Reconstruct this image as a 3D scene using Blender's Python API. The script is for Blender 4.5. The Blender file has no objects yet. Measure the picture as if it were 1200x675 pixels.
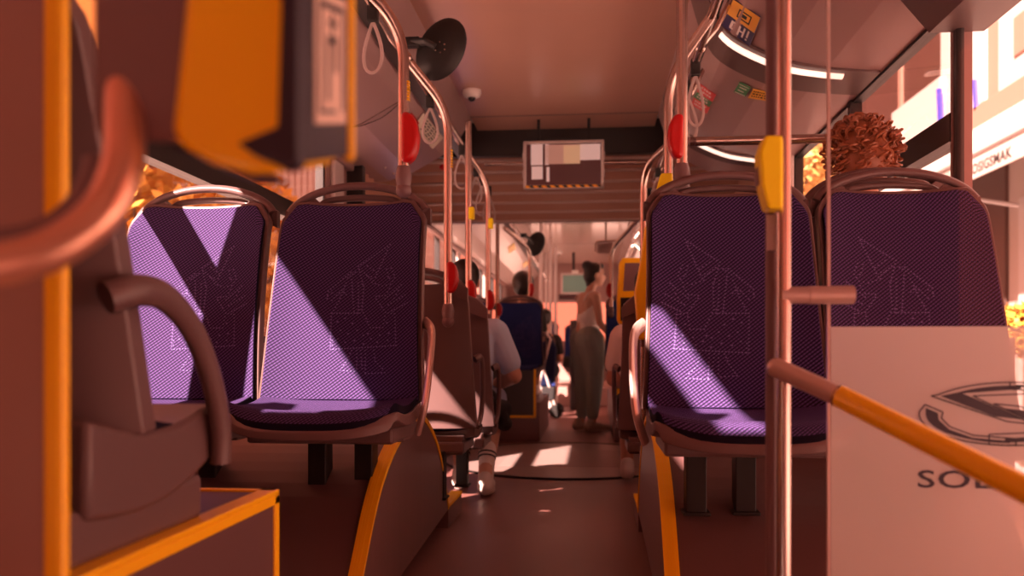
import bpy, bmesh, math, random
from math import sin, cos, pi, radians
from mathutils import Vector, Matrix
random.seed(7)
C = bpy.context.scene.collection
SC = bpy.context.scene

# ------------------------------------------------------------------ camera, light, exposure
CAMZ = 0.76; F = 1000.0; TH = math.atan(95/1000.0); PY0 = 412.0
cd = bpy.data.cameras.new('camera'); cam = bpy.data.objects.new('camera', cd); C.objects.link(cam)
cam.location = (0, 0, CAMZ); cam.rotation_euler = (radians(90), 0, TH)
cd.sensor_width = 36; cd.lens = 30.0; cd.shift_x = 0.0; cd.shift_y = (PY0-337.5)/1200.0
cd.clip_start = 0.05; cd.clip_end = 200
cd.dof.use_dof = True; cd.dof.focus_distance = 2.6; cd.dof.aperture_fstop = 2.6
SC.camera = cam

w = bpy.data.worlds.new('sky'); SC.world = w; w.use_nodes = True
wn = w.node_tree.nodes; wn['Background'].inputs[0].default_value = (1.0, 0.20, 0.115, 1); wn['Background'].inputs[1].default_value = 1.9
SUNDIR = Vector((1.0, 1.65, -1.37)).normalized()
sd = bpy.data.lights.new('sun', 'SUN'); sd.energy = 40.0; sd.color = (1.0, 0.67, 0.56); sd.angle = radians(0.6)
so = bpy.data.objects.new('sun', sd); C.objects.link(so); so.location = (-6, -8, 9)
so.rotation_euler = SUNDIR.to_track_quat('-Z', 'Y').to_euler()

SC.view_settings.view_transform = 'Standard'; SC.view_settings.look = 'None'
SC.view_settings.gamma = 1.0; SC.view_settings.use_curve_mapping = False
SC.view_settings.exposure = 0.0

# ------------------------------------------------------------------ measuring helper
def ray(px, py):
    u = px-600.0; den = F*cos(TH)+u*sin(TH)
    return (u*cos(TH)-F*sin(TH))/den, (PY0-py)/den
def at(px, py, Y):
    a, b = ray(px, py); return Vector((a*Y, Y, CAMZ+b*Y))
def atX(px, py, X):
    a, b = ray(px, py); Y = X/a; return Vector((X, Y, CAMZ+b*Y))

# ------------------------------------------------------------------ materials
def mat(name, col, rough=0.5, metal=0.0, noise=0.0, nscale=20, bump=0.0, bscale=200, emit=None, estr=0, coat=0.0, stretch=None):
    m = bpy.data.materials.new(name); m.use_nodes = True
    nt = m.node_tree; p = nt.nodes['Principled BSDF']
    p.inputs['Base Color'].default_value = (*col, 1); p.inputs['Roughness'].default_value = rough
    p.inputs['Metallic'].default_value = metal
    if coat: p.inputs['Coat Weight'].default_value = coat
    if emit:
        p.inputs['Emission Color'].default_value = (*emit, 1); p.inputs['Emission Strength'].default_value = estr
    if noise or bump:
        tc = nt.nodes.new('ShaderNodeTexCoord'); mp = nt.nodes.new('ShaderNodeMapping')
        nt.links.new(tc.outputs['Object'], mp.inputs[0])
        if stretch: mp.inputs['Scale'].default_value = stretch
    if noise:
        n = nt.nodes.new('ShaderNodeTexNoise'); n.inputs['Scale'].default_value = nscale; n.inputs['Detail'].default_value = 4
        nt.links.new(mp.outputs[0], n.inputs[0])
        mx = nt.nodes.new('ShaderNodeMix'); mx.data_type = 'RGBA'
        mx.inputs[6].default_value = (*[c*(1-noise) for c in col], 1); mx.inputs[7].default_value = (*[min(1, c*(1+noise)) for c in col], 1)
        nt.links.new(n.outputs[0], mx.inputs[0]); nt.links.new(mx.outputs[2], p.inputs['Base Color'])
    if bump:
        n2 = nt.nodes.new('ShaderNodeTexNoise'); n2.inputs['Scale'].default_value = bscale
        nt.links.new(mp.outputs[0], n2.inputs[0])
        b = nt.nodes.new('ShaderNodeBump'); b.inputs['Strength'].default_value = bump; b.inputs['Distance'].default_value = 0.002
        nt.links.new(n2.outputs[0], b.inputs['Height']); nt.links.new(b.outputs[0], p.inputs['Normal'])
    return m
def fabric(name, dark, light):
    """woven cloth: diagonal rows of light dashes on a dark ground, laid out in metres on the UV map"""
    m = bpy.data.materials.new(name); m.use_nodes = True; nt = m.node_tree; p = nt.nodes['Principled BSDF']
    uv = nt.nodes.new('ShaderNodeUVMap'); uv.uv_map = 'UVMap'
    def wave(rot, scale):
        mp = nt.nodes.new('ShaderNodeMapping'); mp.inputs['Rotation'].default_value = (0, 0, rot)
        nt.links.new(uv.outputs[0], mp.inputs[0])
        wv = nt.nodes.new('ShaderNodeTexWave'); wv.inputs['Scale'].default_value = scale
        nt.links.new(mp.outputs[0], wv.inputs[0]); return wv
    a = wave(radians(52), 40.0); b = wave(radians(-38), 34.0)
    mu = nt.nodes.new('ShaderNodeMath'); mu.operation = 'MULTIPLY'
    nt.links.new(a.outputs['Fac'], mu.inputs[0])
    mr = nt.nodes.new('ShaderNodeMapRange'); mr.inputs['To Min'].default_value = 0.55
    nt.links.new(b.outputs['Fac'], mr.inputs[0]); nt.links.new(mr.outputs[0], mu.inputs[1])
    mx = nt.nodes.new('ShaderNodeMix'); mx.data_type = 'RGBA'
    mx.inputs[6].default_value = (*dark, 1); mx.inputs[7].default_value = (*light, 1)
    nt.links.new(mu.outputs[0], mx.inputs[0]); nt.links.new(mx.outputs[2], p.inputs['Base Color'])
    p.inputs['Roughness'].default_value = 0.85
    p.inputs['Specular IOR Level'].default_value = 0.15
    bp = nt.nodes.new('ShaderNodeBump'); bp.inputs['Strength'].default_value = 0.25; bp.inputs['Distance'].default_value = 0.001
    nt.links.new(mu.outputs[0], bp.inputs['Height']); nt.links.new(bp.outputs[0], p.inputs['Normal'])
    return m
def glass(name, tint=(0.95, 0.93, 0.92), refl=0.06):
    m = bpy.data.materials.new(name); m.use_nodes = True; nt = m.node_tree; nt.nodes.clear()
    o = nt.nodes.new('ShaderNodeOutputMaterial'); t = nt.nodes.new('ShaderNodeBsdfTransparent'); g = nt.nodes.new('ShaderNodeBsdfGlossy')
    t.inputs[0].default_value = (*tint, 1); g.inputs['Roughness'].default_value = 0.02
    lw = nt.nodes.new('ShaderNodeLayerWeight'); lw.inputs[0].default_value = 0.12
    ml = nt.nodes.new('ShaderNodeMath'); ml.operation = 'MULTIPLY_ADD'; ml.inputs[1].default_value = 0.22; ml.inputs[2].default_value = refl*0.12
    mx = nt.nodes.new('ShaderNodeMixShader')
    nt.links.new(lw.outputs['Fresnel'], ml.inputs[0]); nt.links.new(ml.outputs[0], mx.inputs[0])
    nt.links.new(t.outputs[0], mx.inputs[1]); nt.links.new(g.outputs[0], mx.inputs[2]); nt.links.new(mx.outputs[0], o.inputs[0])
    return m
def film(name, col, fac, trans=0.5):
    m = bpy.data.materials.new(name); m.use_nodes = True; nt = m.node_tree; nt.nodes.clear()
    o = nt.nodes.new('ShaderNodeOutputMaterial'); t = nt.nodes.new('ShaderNodeBsdfTransparent')
    d = nt.nodes.new('ShaderNodeBsdfDiffuse'); d.inputs[0].default_value = (*col, 1)
    tl = nt.nodes.new('ShaderNodeBsdfTranslucent'); tl.inputs[0].default_value = (*col, 1)
    m1 = nt.nodes.new('ShaderNodeMixShader'); m1.inputs[0].default_value = trans
    mx = nt.nodes.new('ShaderNodeMixShader'); mx.inputs[0].default_value = fac
    nt.links.new(d.outputs[0], m1.inputs[1]); nt.links.new(tl.outputs[0], m1.inputs[2])
    nt.links.new(t.outputs[0], mx.inputs[1]); nt.links.new(m1.outputs[0], mx.inputs[2]); nt.links.new(mx.outputs[0], o.inputs[0])
    return m
def hazard(name):
    m = mat(name, (1, .5, 0), 0.5); nt = m.node_tree; p = nt.nodes['Principled BSDF']
    tc = nt.nodes.new('ShaderNodeTexCoord'); wv = nt.nodes.new('ShaderNodeTexWave'); mp = nt.nodes.new('ShaderNodeMapping')
    mp.inputs['Rotation'].default_value = (0, radians(45), 0); wv.inputs['Scale'].default_value = 8.0
    nt.links.new(tc.outputs['Object'], mp.inputs[0]); nt.links.new(mp.outputs[0], wv.inputs[0])
    cr = nt.nodes.new('ShaderNodeValToRGB'); cr.color_ramp.interpolation = 'CONSTANT'
    cr.color_ramp.elements[0].color = (0.01, 0.01, 0.01, 1); cr.color_ramp.elements[1].position = 0.5; cr.color_ramp.elements[1].color = (1, .45, .02, 1)
    nt.links.new(wv.outputs['Fac'], cr.inputs[0]); nt.links.new(cr.outputs[0], p.inputs['Base Color']); return m
def paving(name, col, w_, h_, mort):
    m = mat(name, col, 0.85); nt = m.node_tree; p = nt.nodes['Principled BSDF']
    tc = nt.nodes.new('ShaderNodeTexCoord'); b = nt.nodes.new('ShaderNodeTexBrick')
    b.inputs['Color1'].default_value = (*col, 1); b.inputs['Color2'].default_value = (*[c*.88 for c in col], 1)
    b.inputs['Mortar'].default_value = (*[c*.45 for c in col], 1); b.inputs['Scale'].default_value = 1.0
    b.inputs['Brick Width'].default_value = w_; b.inputs['Row Height'].default_value = h_; b.inputs['Mortar Size'].default_value = mort
    nt.links.new(tc.outputs['Object'], b.inputs[0]); nt.links.new(b.outputs[0], p.inputs['Base Color']); return m

M = {}
M['shell'] = mat('grey_brown_moulded_plastic', (.145, .088, .088), .38, bump=.15, bscale=600)
M['shell_d'] = mat('dark_moulded_plastic', (.05, .04, .042), .45)
M['fab'] = fabric('purple_woven_cloth', (.006, .004, .016), (.120, .070, .250))
M['fab_b'] = fabric('blue_woven_cloth', (.006, .010, .04), (.03, .06, .28))
M['motif'] = mat('pale_lilac_thread', (.14, .11, .30), .85)
M['rubber'] = mat('black_rubber', (.012, .010, .010), .55)
M['black'] = mat('black_plastic', (.008, .006, .006), .5)
M['floor'] = mat('dark_speckled_vinyl', (.22, .095, .085), .42, noise=.35, nscale=900, bump=.1, bscale=500)
M['podium'] = mat('brown_grey_vinyl_cladding', (.13, .065, .065), .45, noise=.2, nscale=500)
M['podside'] = mat('brushed_grey_side_panel', (.175, .10, .10), .38, noise=.12, nscale=25, stretch=(1, 1, .05))
M['turn'] = mat('turntable_sheet', (.27, .20, .19), .35, noise=.15, nscale=300)
M['orange'] = mat('orange_edge_trim', (1.0, .55, .0), .42)
M['orange_p'] = mat('orange_plastic', (1.0, .58, .0), .35)
M['yellow'] = mat('yellow_plastic', (1.0, .82, .0), .4)
M['red'] = mat('red_plastic', (.50, .004, .006), .28)
M['steel'] = mat('brushed_steel_tube', (.58, .44, .39), .26, 1.0, noise=.05, nscale=50)
M['steel_p'] = mat('powder_coated_tube', (.62, .47, .43), .3, .5)
M['ceil'] = mat('satin_ceiling_panel', (.62, .36, .28), .24, noise=.04, nscale=3)
M['ceil_lit'] = mat('lit_gloss_ceiling_panel', (.70, .55, .48), .16)  # same panel as the front ceiling, rear sunlight put into the paler colour
M['led_fill'] = mat('added_rear_fill_strip', (1, .8, .7), .5, emit=(1, .72, .55), estr=4.0)  # glow for the added rear fill strips
M['cove_lit'] = mat('lit_cove_panel', (.66, .54, .50), .25, .0)  # front cove material made paler to carry the rear sunlight
M['cove'] = mat('grey_cove_panel', (.42, .27, .26), .28, .1, noise=.05, nscale=4)
M['cove_d'] = mat('dark_cove_band', (.14, .09, .085), .4)
M['wall'] = mat('interior_side_panel', (.36, .21, .19), .45, noise=.05, nscale=6)
M['pillar'] = mat('pale_window_pillar', (.60, .50, .48), .45)
M['frame'] = mat('black_window_frame', (.02, .015, .015), .4)
M['white'] = mat('white_paint', (.85, .80, .77), .5)
M['led'] = mat('led_strip_light', (1, .8, .7), .5, emit=(1, .66, .54), estr=1.5)
M['glass'] = glass('window_glass', (.97, .95, .94))
M['screen_glass'] = glass('partition_glass', (.93, .90, .90), .1)
M['frost'] = film('frosted_film', (1.0, .95, .90), .43, .5)
M['navy'] = mat('navy_print', (.018, .012, .030), .5)
M['bellow'] = mat('ribbed_bellows_fabric', (.50, .27, .20), .30)
M['hazard'] = hazard('hazard_tape')
M['skin'] = mat('skin', (.62, .34, .24), .5, noise=.06, nscale=12)
M['hair_d'] = mat('dark_brown_hair', (.018, .011, .010), .45, noise=.4, nscale=60)
M['hair_c'] = mat('reflection_figure_copper_hair', (.36, .12, .05), .42, noise=.3, nscale=40)
M['tee'] = mat('pale_blue_cotton', (.50, .62, .82), .9, noise=.04, nscale=6)
M['whitecloth'] = mat('white_cotton', (.85, .78, .74), .9)
M['green'] = mat('reflection_figure_lime_cotton', (.35, .5, .05), .9)
M['trouser'] = mat('grey_green_trousers', (.30, .33, .31), .9, noise=.1, nscale=8)
M['blackcloth'] = mat('black_cotton', (.02, .018, .02), .9)
M['bluecloth'] = mat('faded_denim', (.30, .36, .52), .9)
M['shoe'] = mat('off_white_shoe', (.74, .66, .62), .6)
M['shoe_g'] = mat('taupe_shoe', (.42, .34, .30), .7)
M['sole'] = mat('shoe_sole', (.55, .48, .44), .8)
M['ink'] = mat('black_ink', (.02, .02, .02), .6)
M['paper'] = mat('cream_card', (.85, .75, .62), .6)
M['st_green'] = mat('green_sticker', (.05, .28, .10), .4)
M['st_yellow'] = mat('yellow_sticker', (.95, .50, .06), .4)
M['st_red'] = mat('red_sticker', (.75, .10, .10), .4)
M['st_navy'] = mat('navy_sticker', (.03, .03, .12), .35)
M['strap'] = film('translucent_strap', (.62, .50, .48), .8, .3)
M['scr'] = mat('grey_green_display', (.10, .14, .11), .3, emit=(.22, .25, .17), estr=.35)
M['refl_hi'] = mat('painted_reflection_bright', (.3, .2, .2), .25, emit=(.88, .50, .42), estr=.5)
M['refl_md'] = mat('painted_reflection_mid', (.2, .12, .1), .25, emit=(.50, .20, .14), estr=.6)
M['refl_wm'] = mat('painted_reflection_warm', (.2, .12, .1), .25, emit=(.85, .42, .22), estr=.5)
M['refl_scr_lo'] = mat('reflection_and_screen_dark', (.02, .01, .01), .25, emit=(.06, .012, .01), estr=.8)
M['grille'] = mat('perforated_panel', (.30, .22, .20), .5)
M['facade'] = mat('cream_render_facade', (.40, .34, .31), .85, noise=.04, nscale=2)
M['facade_w'] = mat('white_cladding_panel', (.46, .43, .42), .7)
M['facade_b'] = mat('brown_pilaster', (.32, .17, .13), .8)
M['facade_shade'] = mat('shade_dark_wall', (.05, .026, .022), .4)  # shade on the far part of the building put into its colour
M['facade_y'] = mat('ochre_facade', (.80, .52, .16), .8)
M['awning'] = mat('cream_canvas', (.48, .44, .41), .8)
M['pave'] = paving('street_paving', (.60, .52, .48), .9, .45, .012)
M['leaf'] = mat('golden_leaf', (.50, .26, .035), .6, noise=.5, nscale=3)
M['leaf_d'] = mat('shaded_leaf', (.16, .10, .02), .7, noise=.4, nscale=3)
M['bark'] = mat('bark', (.12, .08, .05), .9)
M['bluepaint'] = mat('blue_frame_paint', (.06, .06, .55), .5)
M['copper'] = mat('copper_toned_tube', (.72, .40, .28), .30, .75)
M['label'] = mat('validator_label', (.75, .58, .48), .5)
M['gunmetal'] = mat('dark_grey_plastic', (.19, .115, .12), .42)

# ------------------------------------------------------------------ mesh helpers
class B:
    def __init__(s): s.bm = bmesh.new(); s.mats = []; s.cur = 0
    def use(s, m):
        if m not in s.mats: s.mats.append(m)
        s.cur = s.mats.index(m); return s
    def _fix(s, fs):
        for f in fs: f.material_index = s.cur
        return fs
    def box(s, a, b, rot=None, piv=None):
        x0, y0, z0 = [min(a[i], b[i]) for i in range(3)]; x1, y1, z1 = [max(a[i], b[i]) for i in range(3)]
        v = [Vector(p) for p in ((x0,y0,z0),(x1,y0,z0),(x1,y1,z0),(x0,y1,z0),(x0,y0,z1),(x1,y0,z1),(x1,y1,z1),(x0,y1,z1))]
        if rot is not None:
            pv = Vector(piv) if piv else (v[0]+v[6])/2
            v = [pv + rot @ (q-pv) for q in v]
        v = [s.bm.verts.new(q) for q in v]
        s._fix([s.bm.faces.new([v[i] for i in f]) for f in ((3,2,1,0),(4,5,6,7),(0,1,5,4),(1,2,6,5),(2,3,7,6),(3,0,4,7))]); return s
    def tube(s, pts, r, n=12, closed=False, flat=None):
        pts = [Vector(p) for p in pts]; N = len(pts)
        rs = r if isinstance(r, (list, tuple)) else [r]*N
        rings = []; up = None
        for i, p in enumerate(pts):
            if closed: t = pts[(i+1) % N]-pts[i-1]
            else: t = pts[min(i+1, N-1)]-pts[max(i-1, 0)]
            t.normalize()
            if up is None:
                up = Vector((0, 0, 1)) if abs(t.z) < .9 else Vector((1, 0, 0))
            up = (up - t*up.dot(t)); up.normalize(); sd_ = t.cross(up)
            fx, fy = flat or (1, 1)
            rings.append([s.bm.verts.new(p + (sd_*cos(2*pi*k/n)*fx + up*sin(2*pi*k/n)*fy)*rs[i]) for k in range(n)])
        fs = []
        for i in range(N if closed else N-1):
            a, b = rings[i], rings[(i+1) % N]
            for k in range(n): fs.append(s.bm.faces.new([a[k], a[(k+1) % n], b[(k+1) % n], b[k]]))
        if not closed:
            fs.append(s.bm.faces.new(list(reversed(rings[0])))); fs.append(s.bm.faces.new(rings[-1]))
        s._fix(fs); return s
    def prism(s, poly, d):
        """poly: list of 3D points (planar), d: extrusion vector"""
        d = Vector(d); a = [s.bm.verts.new(Vector(p)) for p in poly]; b = [s.bm.verts.new(Vector(p)+d) for p in poly]
        n = len(a); fs = [s.bm.faces.new(list(reversed(a))), s.bm.faces.new(b)]
        for i in range(n): fs.append(s.bm.faces.new([a[i], a[(i+1) % n], b[(i+1) % n], b[i]]))
        s._fix(fs); return s
    def slab(s, fn, nu, nv, th, uvs=None):
        """fn(u,v)->point, th(u,v)->offset vector of the back face; closed solid, uv in metres"""
        uvl = s.bm.loops.layers.uv.get('UVMap') or s.bm.loops.layers.uv.new('UVMap')
        U = [i/nu for i in range(nu+1)]; V = [j/nv for j in range(nv+1)]
        A = [[s.bm.verts.new(fn(u, v)) for v in V] for u in U]
        D = [[s.bm.verts.new(Vector(fn(u, v))+Vector(th(u, v))) for v in V] for u in U]
        uvf = uvs or (lambda u, v: (u*.45, v*.6))
        fs = []
        for i in range(nu):
            for j in range(nv):
                f = s.bm.faces.new([A[i][j], A[i+1][j], A[i+1][j+1], A[i][j+1]]); fs.append(f)
                for l, (ii, jj) in zip(f.loops, ((i,j),(i+1,j),(i+1,j+1),(i,j+1))): l[uvl].uv = uvf(U[ii], V[jj])
                fs.append(s.bm.faces.new([D[i][j+1], D[i+1][j+1], D[i+1][j], D[i][j]]))
        for i in range(nu):
            fs.append(s.bm.faces.new([A[i+1][0], A[i][0], D[i][0], D[i+1][0]]))
            fs.append(s.bm.faces.new([A[i][nv], A[i+1][nv], D[i+1][nv], D[i][nv]]))
        for j in range(nv):
            fs.append(s.bm.faces.new([A[0][j], A[0][j+1], D[0][j+1], D[0][j]]))
            fs.append(s.bm.faces.new([A[nu][j+1], A[nu][j], D[nu][j], D[nu][j+1]]))
        s._fix(fs); return s
    def ball(s, c, r, seg=16, rings=10, rot=None):
        r = Vector(r) if hasattr(r, '__len__') else Vector((r, r, r)); c = Vector(c)
        g = bmesh.ops.create_uvsphere(s.bm, u_segments=seg, v_segments=rings, radius=1)
        for v in g['verts']:
            q = Vector((v.co.x*r.x, v.co.y*r.y, v.co.z*r.z))
            if rot is not None: q = rot @ q
            v.co = c+q
        s._fix({f for v in g['verts'] for f in v.link_faces}); return s
    def cap(s, p0, r0, p1, r1, n=14):
        """tapered capsule"""
        p0, p1 = Vector(p0), Vector(p1)
        s.tube([p0, p1], [r0, r1], n); s.ball(p0, r0, 14, 8); s.ball(p1, r1, 14, 8); return s
    def quad(s, p):
        v = [s.bm.verts.new(Vector(q)) for q in p]; s._fix([s.bm.faces.new(v)]); return s
    def build(s, name, m=None, parent=None, smooth=False, bevel=0, seg=2, autosm=True):
        bmesh.ops.recalc_face_normals(s.bm, faces=s.bm.faces[:])
        me = bpy.data.meshes.new(name); 
        if smooth:
            for f in s.bm.faces: f.smooth = True
        s.bm.to_mesh(me); s.bm.free()
        if s.mats:
            for q in s.mats: me.materials.append(q)
        elif m: me.materials.append(m)
        o = bpy.data.objects.new(name, me); C.objects.link(o)
        if bevel:
            md = o.modifiers.new('bevel', 'BEVEL'); md.width = bevel; md.segments = seg; md.limit_method = 'ANGLE'; md.angle_limit = radians(40)
        if smooth and autosm:
            me.set_sharp_from_angle(angle=radians(50))
        if parent is not None:
            o.parent = parent
            if parent.get('_abs'): o.location = -Vector(parent.location)
        return o

def thing(name, label, cat, loc=(0, 0, 0), rz=0.0, group=None, absolute=False):
    o = bpy.data.objects.new(name, None); C.objects.link(o); o.location = loc; o.rotation_euler = (0, 0, rz)
    o.empty_display_size = .1
    o['label'] = label; o['category'] = cat
    if group: o['group'] = group
    if absolute: o['_abs'] = 1
    return o
def tag(o, label, cat, group=None):
    o['label'] = label; o['category'] = cat
    if group: o['group'] = group
    return o
def struct(o): o['kind'] = 'structure'; return o
def arcpts(pts, n=8, r=.06):
    """round the corners of a polyline"""
    pts = [Vector(p) for p in pts]; out = [pts[0]]
    for i in range(1, len(pts)-1):
        a = (pts[i-1]-pts[i]); b = (pts[i+1]-pts[i]); k = min(r, a.length*.49, b.length*.49)
        p0 = pts[i]+a.normalized()*k; p2 = pts[i]+b.normalized()*k
        for j in range(n+1):
            t = j/n; out.append(p0*(1-t)**2 + pts[i]*2*t*(1-t) + p2*t*t)
    out.append(pts[-1]); return out
def smoothpts(pts, n=6):
    P = [Vector(p) for p in pts]; out = []
    for i in range(len(P)-1):
        p0 = P[max(i-1, 0)]; p1 = P[i]; p2 = P[i+1]; p3 = P[min(i+2, len(P)-1)]
        for j in range(n):
            t = j/n
            out.append(.5*((2*p1)+(p2-p0)*t+(2*p0-5*p1+4*p2-p3)*t*t+(3*p1-p0-3*p2+p3)*t**3))
    out.append(P[-1]); return out
def textmesh(name, body, size, m, parent, matrix, ext=.0006, sx=1.0, bold=0.0):
    cu = bpy.data.curves.new(name, 'FONT'); cu.body = body; cu.size = size; cu.extrude = ext; cu.offset = bold
    cu.align_x = 'LEFT'; cu.space_character = 1.06; cu.resolution_u = 3
    t = bpy.data.objects.new('tmp_text', cu); C.objects.link(t)
    dg = bpy.context.evaluated_depsgraph_get(); me = bpy.data.meshes.new_from_object(t.evaluated_get(dg))
    bpy.data.objects.remove(t); me.materials.clear(); me.materials.append(m)
    me.transform(Matrix.Diagonal((sx, 1, 1, 1))); me.transform(matrix)
    o = bpy.data.objects.new(name, me); C.objects.link(o); o.parent = parent
    if parent is not None and parent.get('_abs'): o.location = -Vector(parent.location)
    return o

# ------------------------------------------------------------------ bus shell
XL, XR = -1.50, 1.12
ZC = 2.30
CX = (XL+XR)/2
YF, YB = -2.2, 15.0
BEL0, BEL1 = 5.15, 6.95
COVL = [(-.80, 2.30), (-.88, 2.17), (-1.0, 2.06), (-1.2, 1.95), (-1.36, 1.90), (-1.50, 1.89)]
COVR = [(.42, 2.30), (.47, 2.14), (.55, 2.02), (.74, 1.92), (.92, 1.88), (1.12, 1.86)]
HEADL = 1.925; HEADR = 1.86; SILL = .80

b = B(); b.box((XL-.05, YF, -.06), (XR+.05, YB, 0)); struct(b.build('floor', M['floor']))
# turntable plate at the joint
b = B(); n = 48
b.prism([(CX+.99*cos(2*pi*k/n)*.86, 6.05+.99*sin(2*pi*k/n), .001) for k in range(n)], (0, 0, .006))
for k in range(9): b.box((-.62, 5.62+k*.11, .007), (.36, 5.625+k*.11, .0085))
struct(b.build('trim_1', M['turn']))
b = B(); b.tube([(CX+.855*cos(2*pi*k/n), 6.05+1.0*sin(2*pi*k/n), .006) for k in range(n)], .008, 6, closed=True); struct(b.build('trim_2', M['black']))
# raised rear floor
b = B(); b.box((XL, 11.9, 0), (XR, YB, .26)); struct(b.build('trim_3', M['wall'], bevel=.01))

# ceiling panels, front and rear, with seams; unseen roof openings added to let sun in
def ceiling(y0, y1, name, hole=None, mk='ceil'):
    b = B()
    x0, x1 = (XL if y0 < 0 else COVL[0][0]), COVR[0][0]
    if hole:
        hx0, hx1, hy0, hy1 = hole
        b.box((x0, y0, ZC), (x1, hy0, ZC+.05)); b.box((x0, hy1, ZC), (x1, y1, ZC+.05))
        b.box((x0, hy0, ZC), (hx0, hy1, ZC+.05)); b.box((hx1, hy0, ZC), (x1, hy1, ZC+.05))
    else: b.box((x0, y0, ZC), (x1, y1, ZC+.05))
    for y in [q for q in (1.2, 3.4, 5.55, 8.6, 10.3, 12.2) if y0 < q < y1]:
        b.use(M['black']).box((x0, y-.004, ZC-.001), (x1, y+.004, ZC+.001)) if False else None
    return struct(b.build(name, M[mk]))
REAR_SUN_HOLE = (-.60, .25, 8.35, 9.35)  # unseen roof opening added to throw warm sun into the rear
SUN_HOLE = (-1.16, -.86, -.20, .60)  # unseen roof opening added, sized for the sun patch on the right seat
ceiling(YF, 2.0, 'ceiling', SUN_HOLE); ceiling(2.0, 5.9, 'ceiling'); ceiling(7.0, YB, 'ceiling', REAR_SUN_HOLE, 'ceil_lit')
b = B(); hx0, hx1, hy0, hy1 = SUN_HOLE
b.box((hx0, hy0, ZC+.05), (hx1, hy1, ZC+.055)); struct(b.build('window_1', M['glass']))  # pane over the added front sun opening, unseen
b = B(); b.box((REAR_SUN_HOLE[0], REAR_SUN_HOLE[2], ZC+.05), (REAR_SUN_HOLE[1], REAR_SUN_HOLE[3], ZC+.055)); struct(b.build('window_22', M['glass']))  # pane over the added rear sun opening, unseen
for k, y in enumerate((1.2, 3.4, 5.55, 8.6, 10.3, 12.2)):
    b = B(); b.box((COVL[0][0], y-.005, ZC-.003), (COVR[0][0], y+.005, ZC+.002)); struct(b.build('trim_4', M['cove_d']))

def cove(prof, y0, y1, name, m=None):
    b = B(); n = len(prof)
    sgn = 1 if prof[-1][0] > 0 else -1
    for (xa, za), (xb, zb) in zip(prof[:-1], prof[1:]):
        d = Vector((zb-za, 0, -(xb-xa)));
        if d.z < 0: d = -d
        d = d.normalized()*.03
        b.prism([(xa, y0, za), (xb, y0, zb), (xb+d.x, y0, zb+d.z), (xa+d.x, y0, za+d.z)], (0, y1-y0, 0))
    return struct(b.build(name, m or M['cove']))
for P_ in (COVL, COVR):
    cove(P_, 2.0 if P_ is COVL else YF, 5.6, 'ceiling'); cove(P_, 7.0, YB, 'ceiling', M['cove_lit'])
b = B(); b.prism([(-.80, 1.99, 2.31), (-.88, 1.99, 2.17), (-1.0, 1.99, 2.06), (-1.2, 1.99, 1.95), (-1.36, 1.99, 1.90), (-1.50, 1.99, 1.89), (-1.50, 1.99, 2.31)], (0, .01, 0)); struct(b.build('ceiling', M['cove']))
# outer roof skin so that daylight only enters through the openings
b = B()
for y0, y1, (kx0, kx1, ky0, ky1) in ((YF-.1, 5.95, SUN_HOLE), (6.9, YB+.1, REAR_SUN_HOLE)):
    za, zb = ZC+.055, ZC+.08
    b.box((XL-.1, y0, za), (kx0, y1, zb)); b.box((kx1, y0, za), (XR+.1, y1, zb))
    b.box((kx0, y0, za), (kx1, ky0, zb)); b.box((kx0, ky1, za), (kx1, y1, zb))
    b.box((XL-.1, y0, 1.95), (XL-.06, y1, zb)); b.box((XR+.06, y0, 1.9), (XR+.1, y1, zb))
struct(b.build('roof', M['white']))

# side walls: openings listed as (y0, y1)
WL = [(-2.0, -.95), (-.1, 1.60), (1.76, 4.70), (7.25, 9.3), (9.42, 11.6), (11.72, 14.0)]
WR = [(2.80, 4.95), (7.25, 9.3), (9.42, 11.6), (11.72, 14.0)]
SUN_SILLS = {-.1: 1.18}
def wall(X, wins, head, segs, name, sgn):
    for y0, y1 in segs:
        b = B(); ws = [q for q in wins if y0 <= q[0] and q[1] <= y1]
        b.box((X, y0, -.06), (X+sgn*.06, y1, SILL)); b.box((X, y0, head), (X+sgn*.06, y1, ZC+.14))
        e = y0
        for a, c in ws:
            b.box((X, e, SILL), (X+sgn*.06, a, head)); e = c
            if X < 0 and a in SUN_SILLS: b.box((X, a, SILL), (X+sgn*.06, c, SUN_SILLS[a])); b.box((X, a, SILL), (X+sgn*.06, 1.26, 1.52))  # unseen raised sill and wall piece added to block sun
        b.box((X, e, SILL), (X+sgn*.06, y1, head))
        struct(b.build(name, M['wall']))
wall(XL, WL, HEADL, [(YF, BEL0), (BEL1, YB)], 'wall_left', -1)
wall(XR, WR, HEADR, [(2.79, BEL0), (BEL1, YB)], 'wall_right', 1)
b = B(); b.box((XR, 2.52, -.06), (XR+.06, 2.79, SILL)); struct(b.build('wall_right', M['wall']))
b = B(); b.box((XR, 2.755, SILL), (XR+.025, 2.79, HEADR)); struct(b.build('trim_5', M['frame'], bevel=.01))
wi = 2
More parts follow.
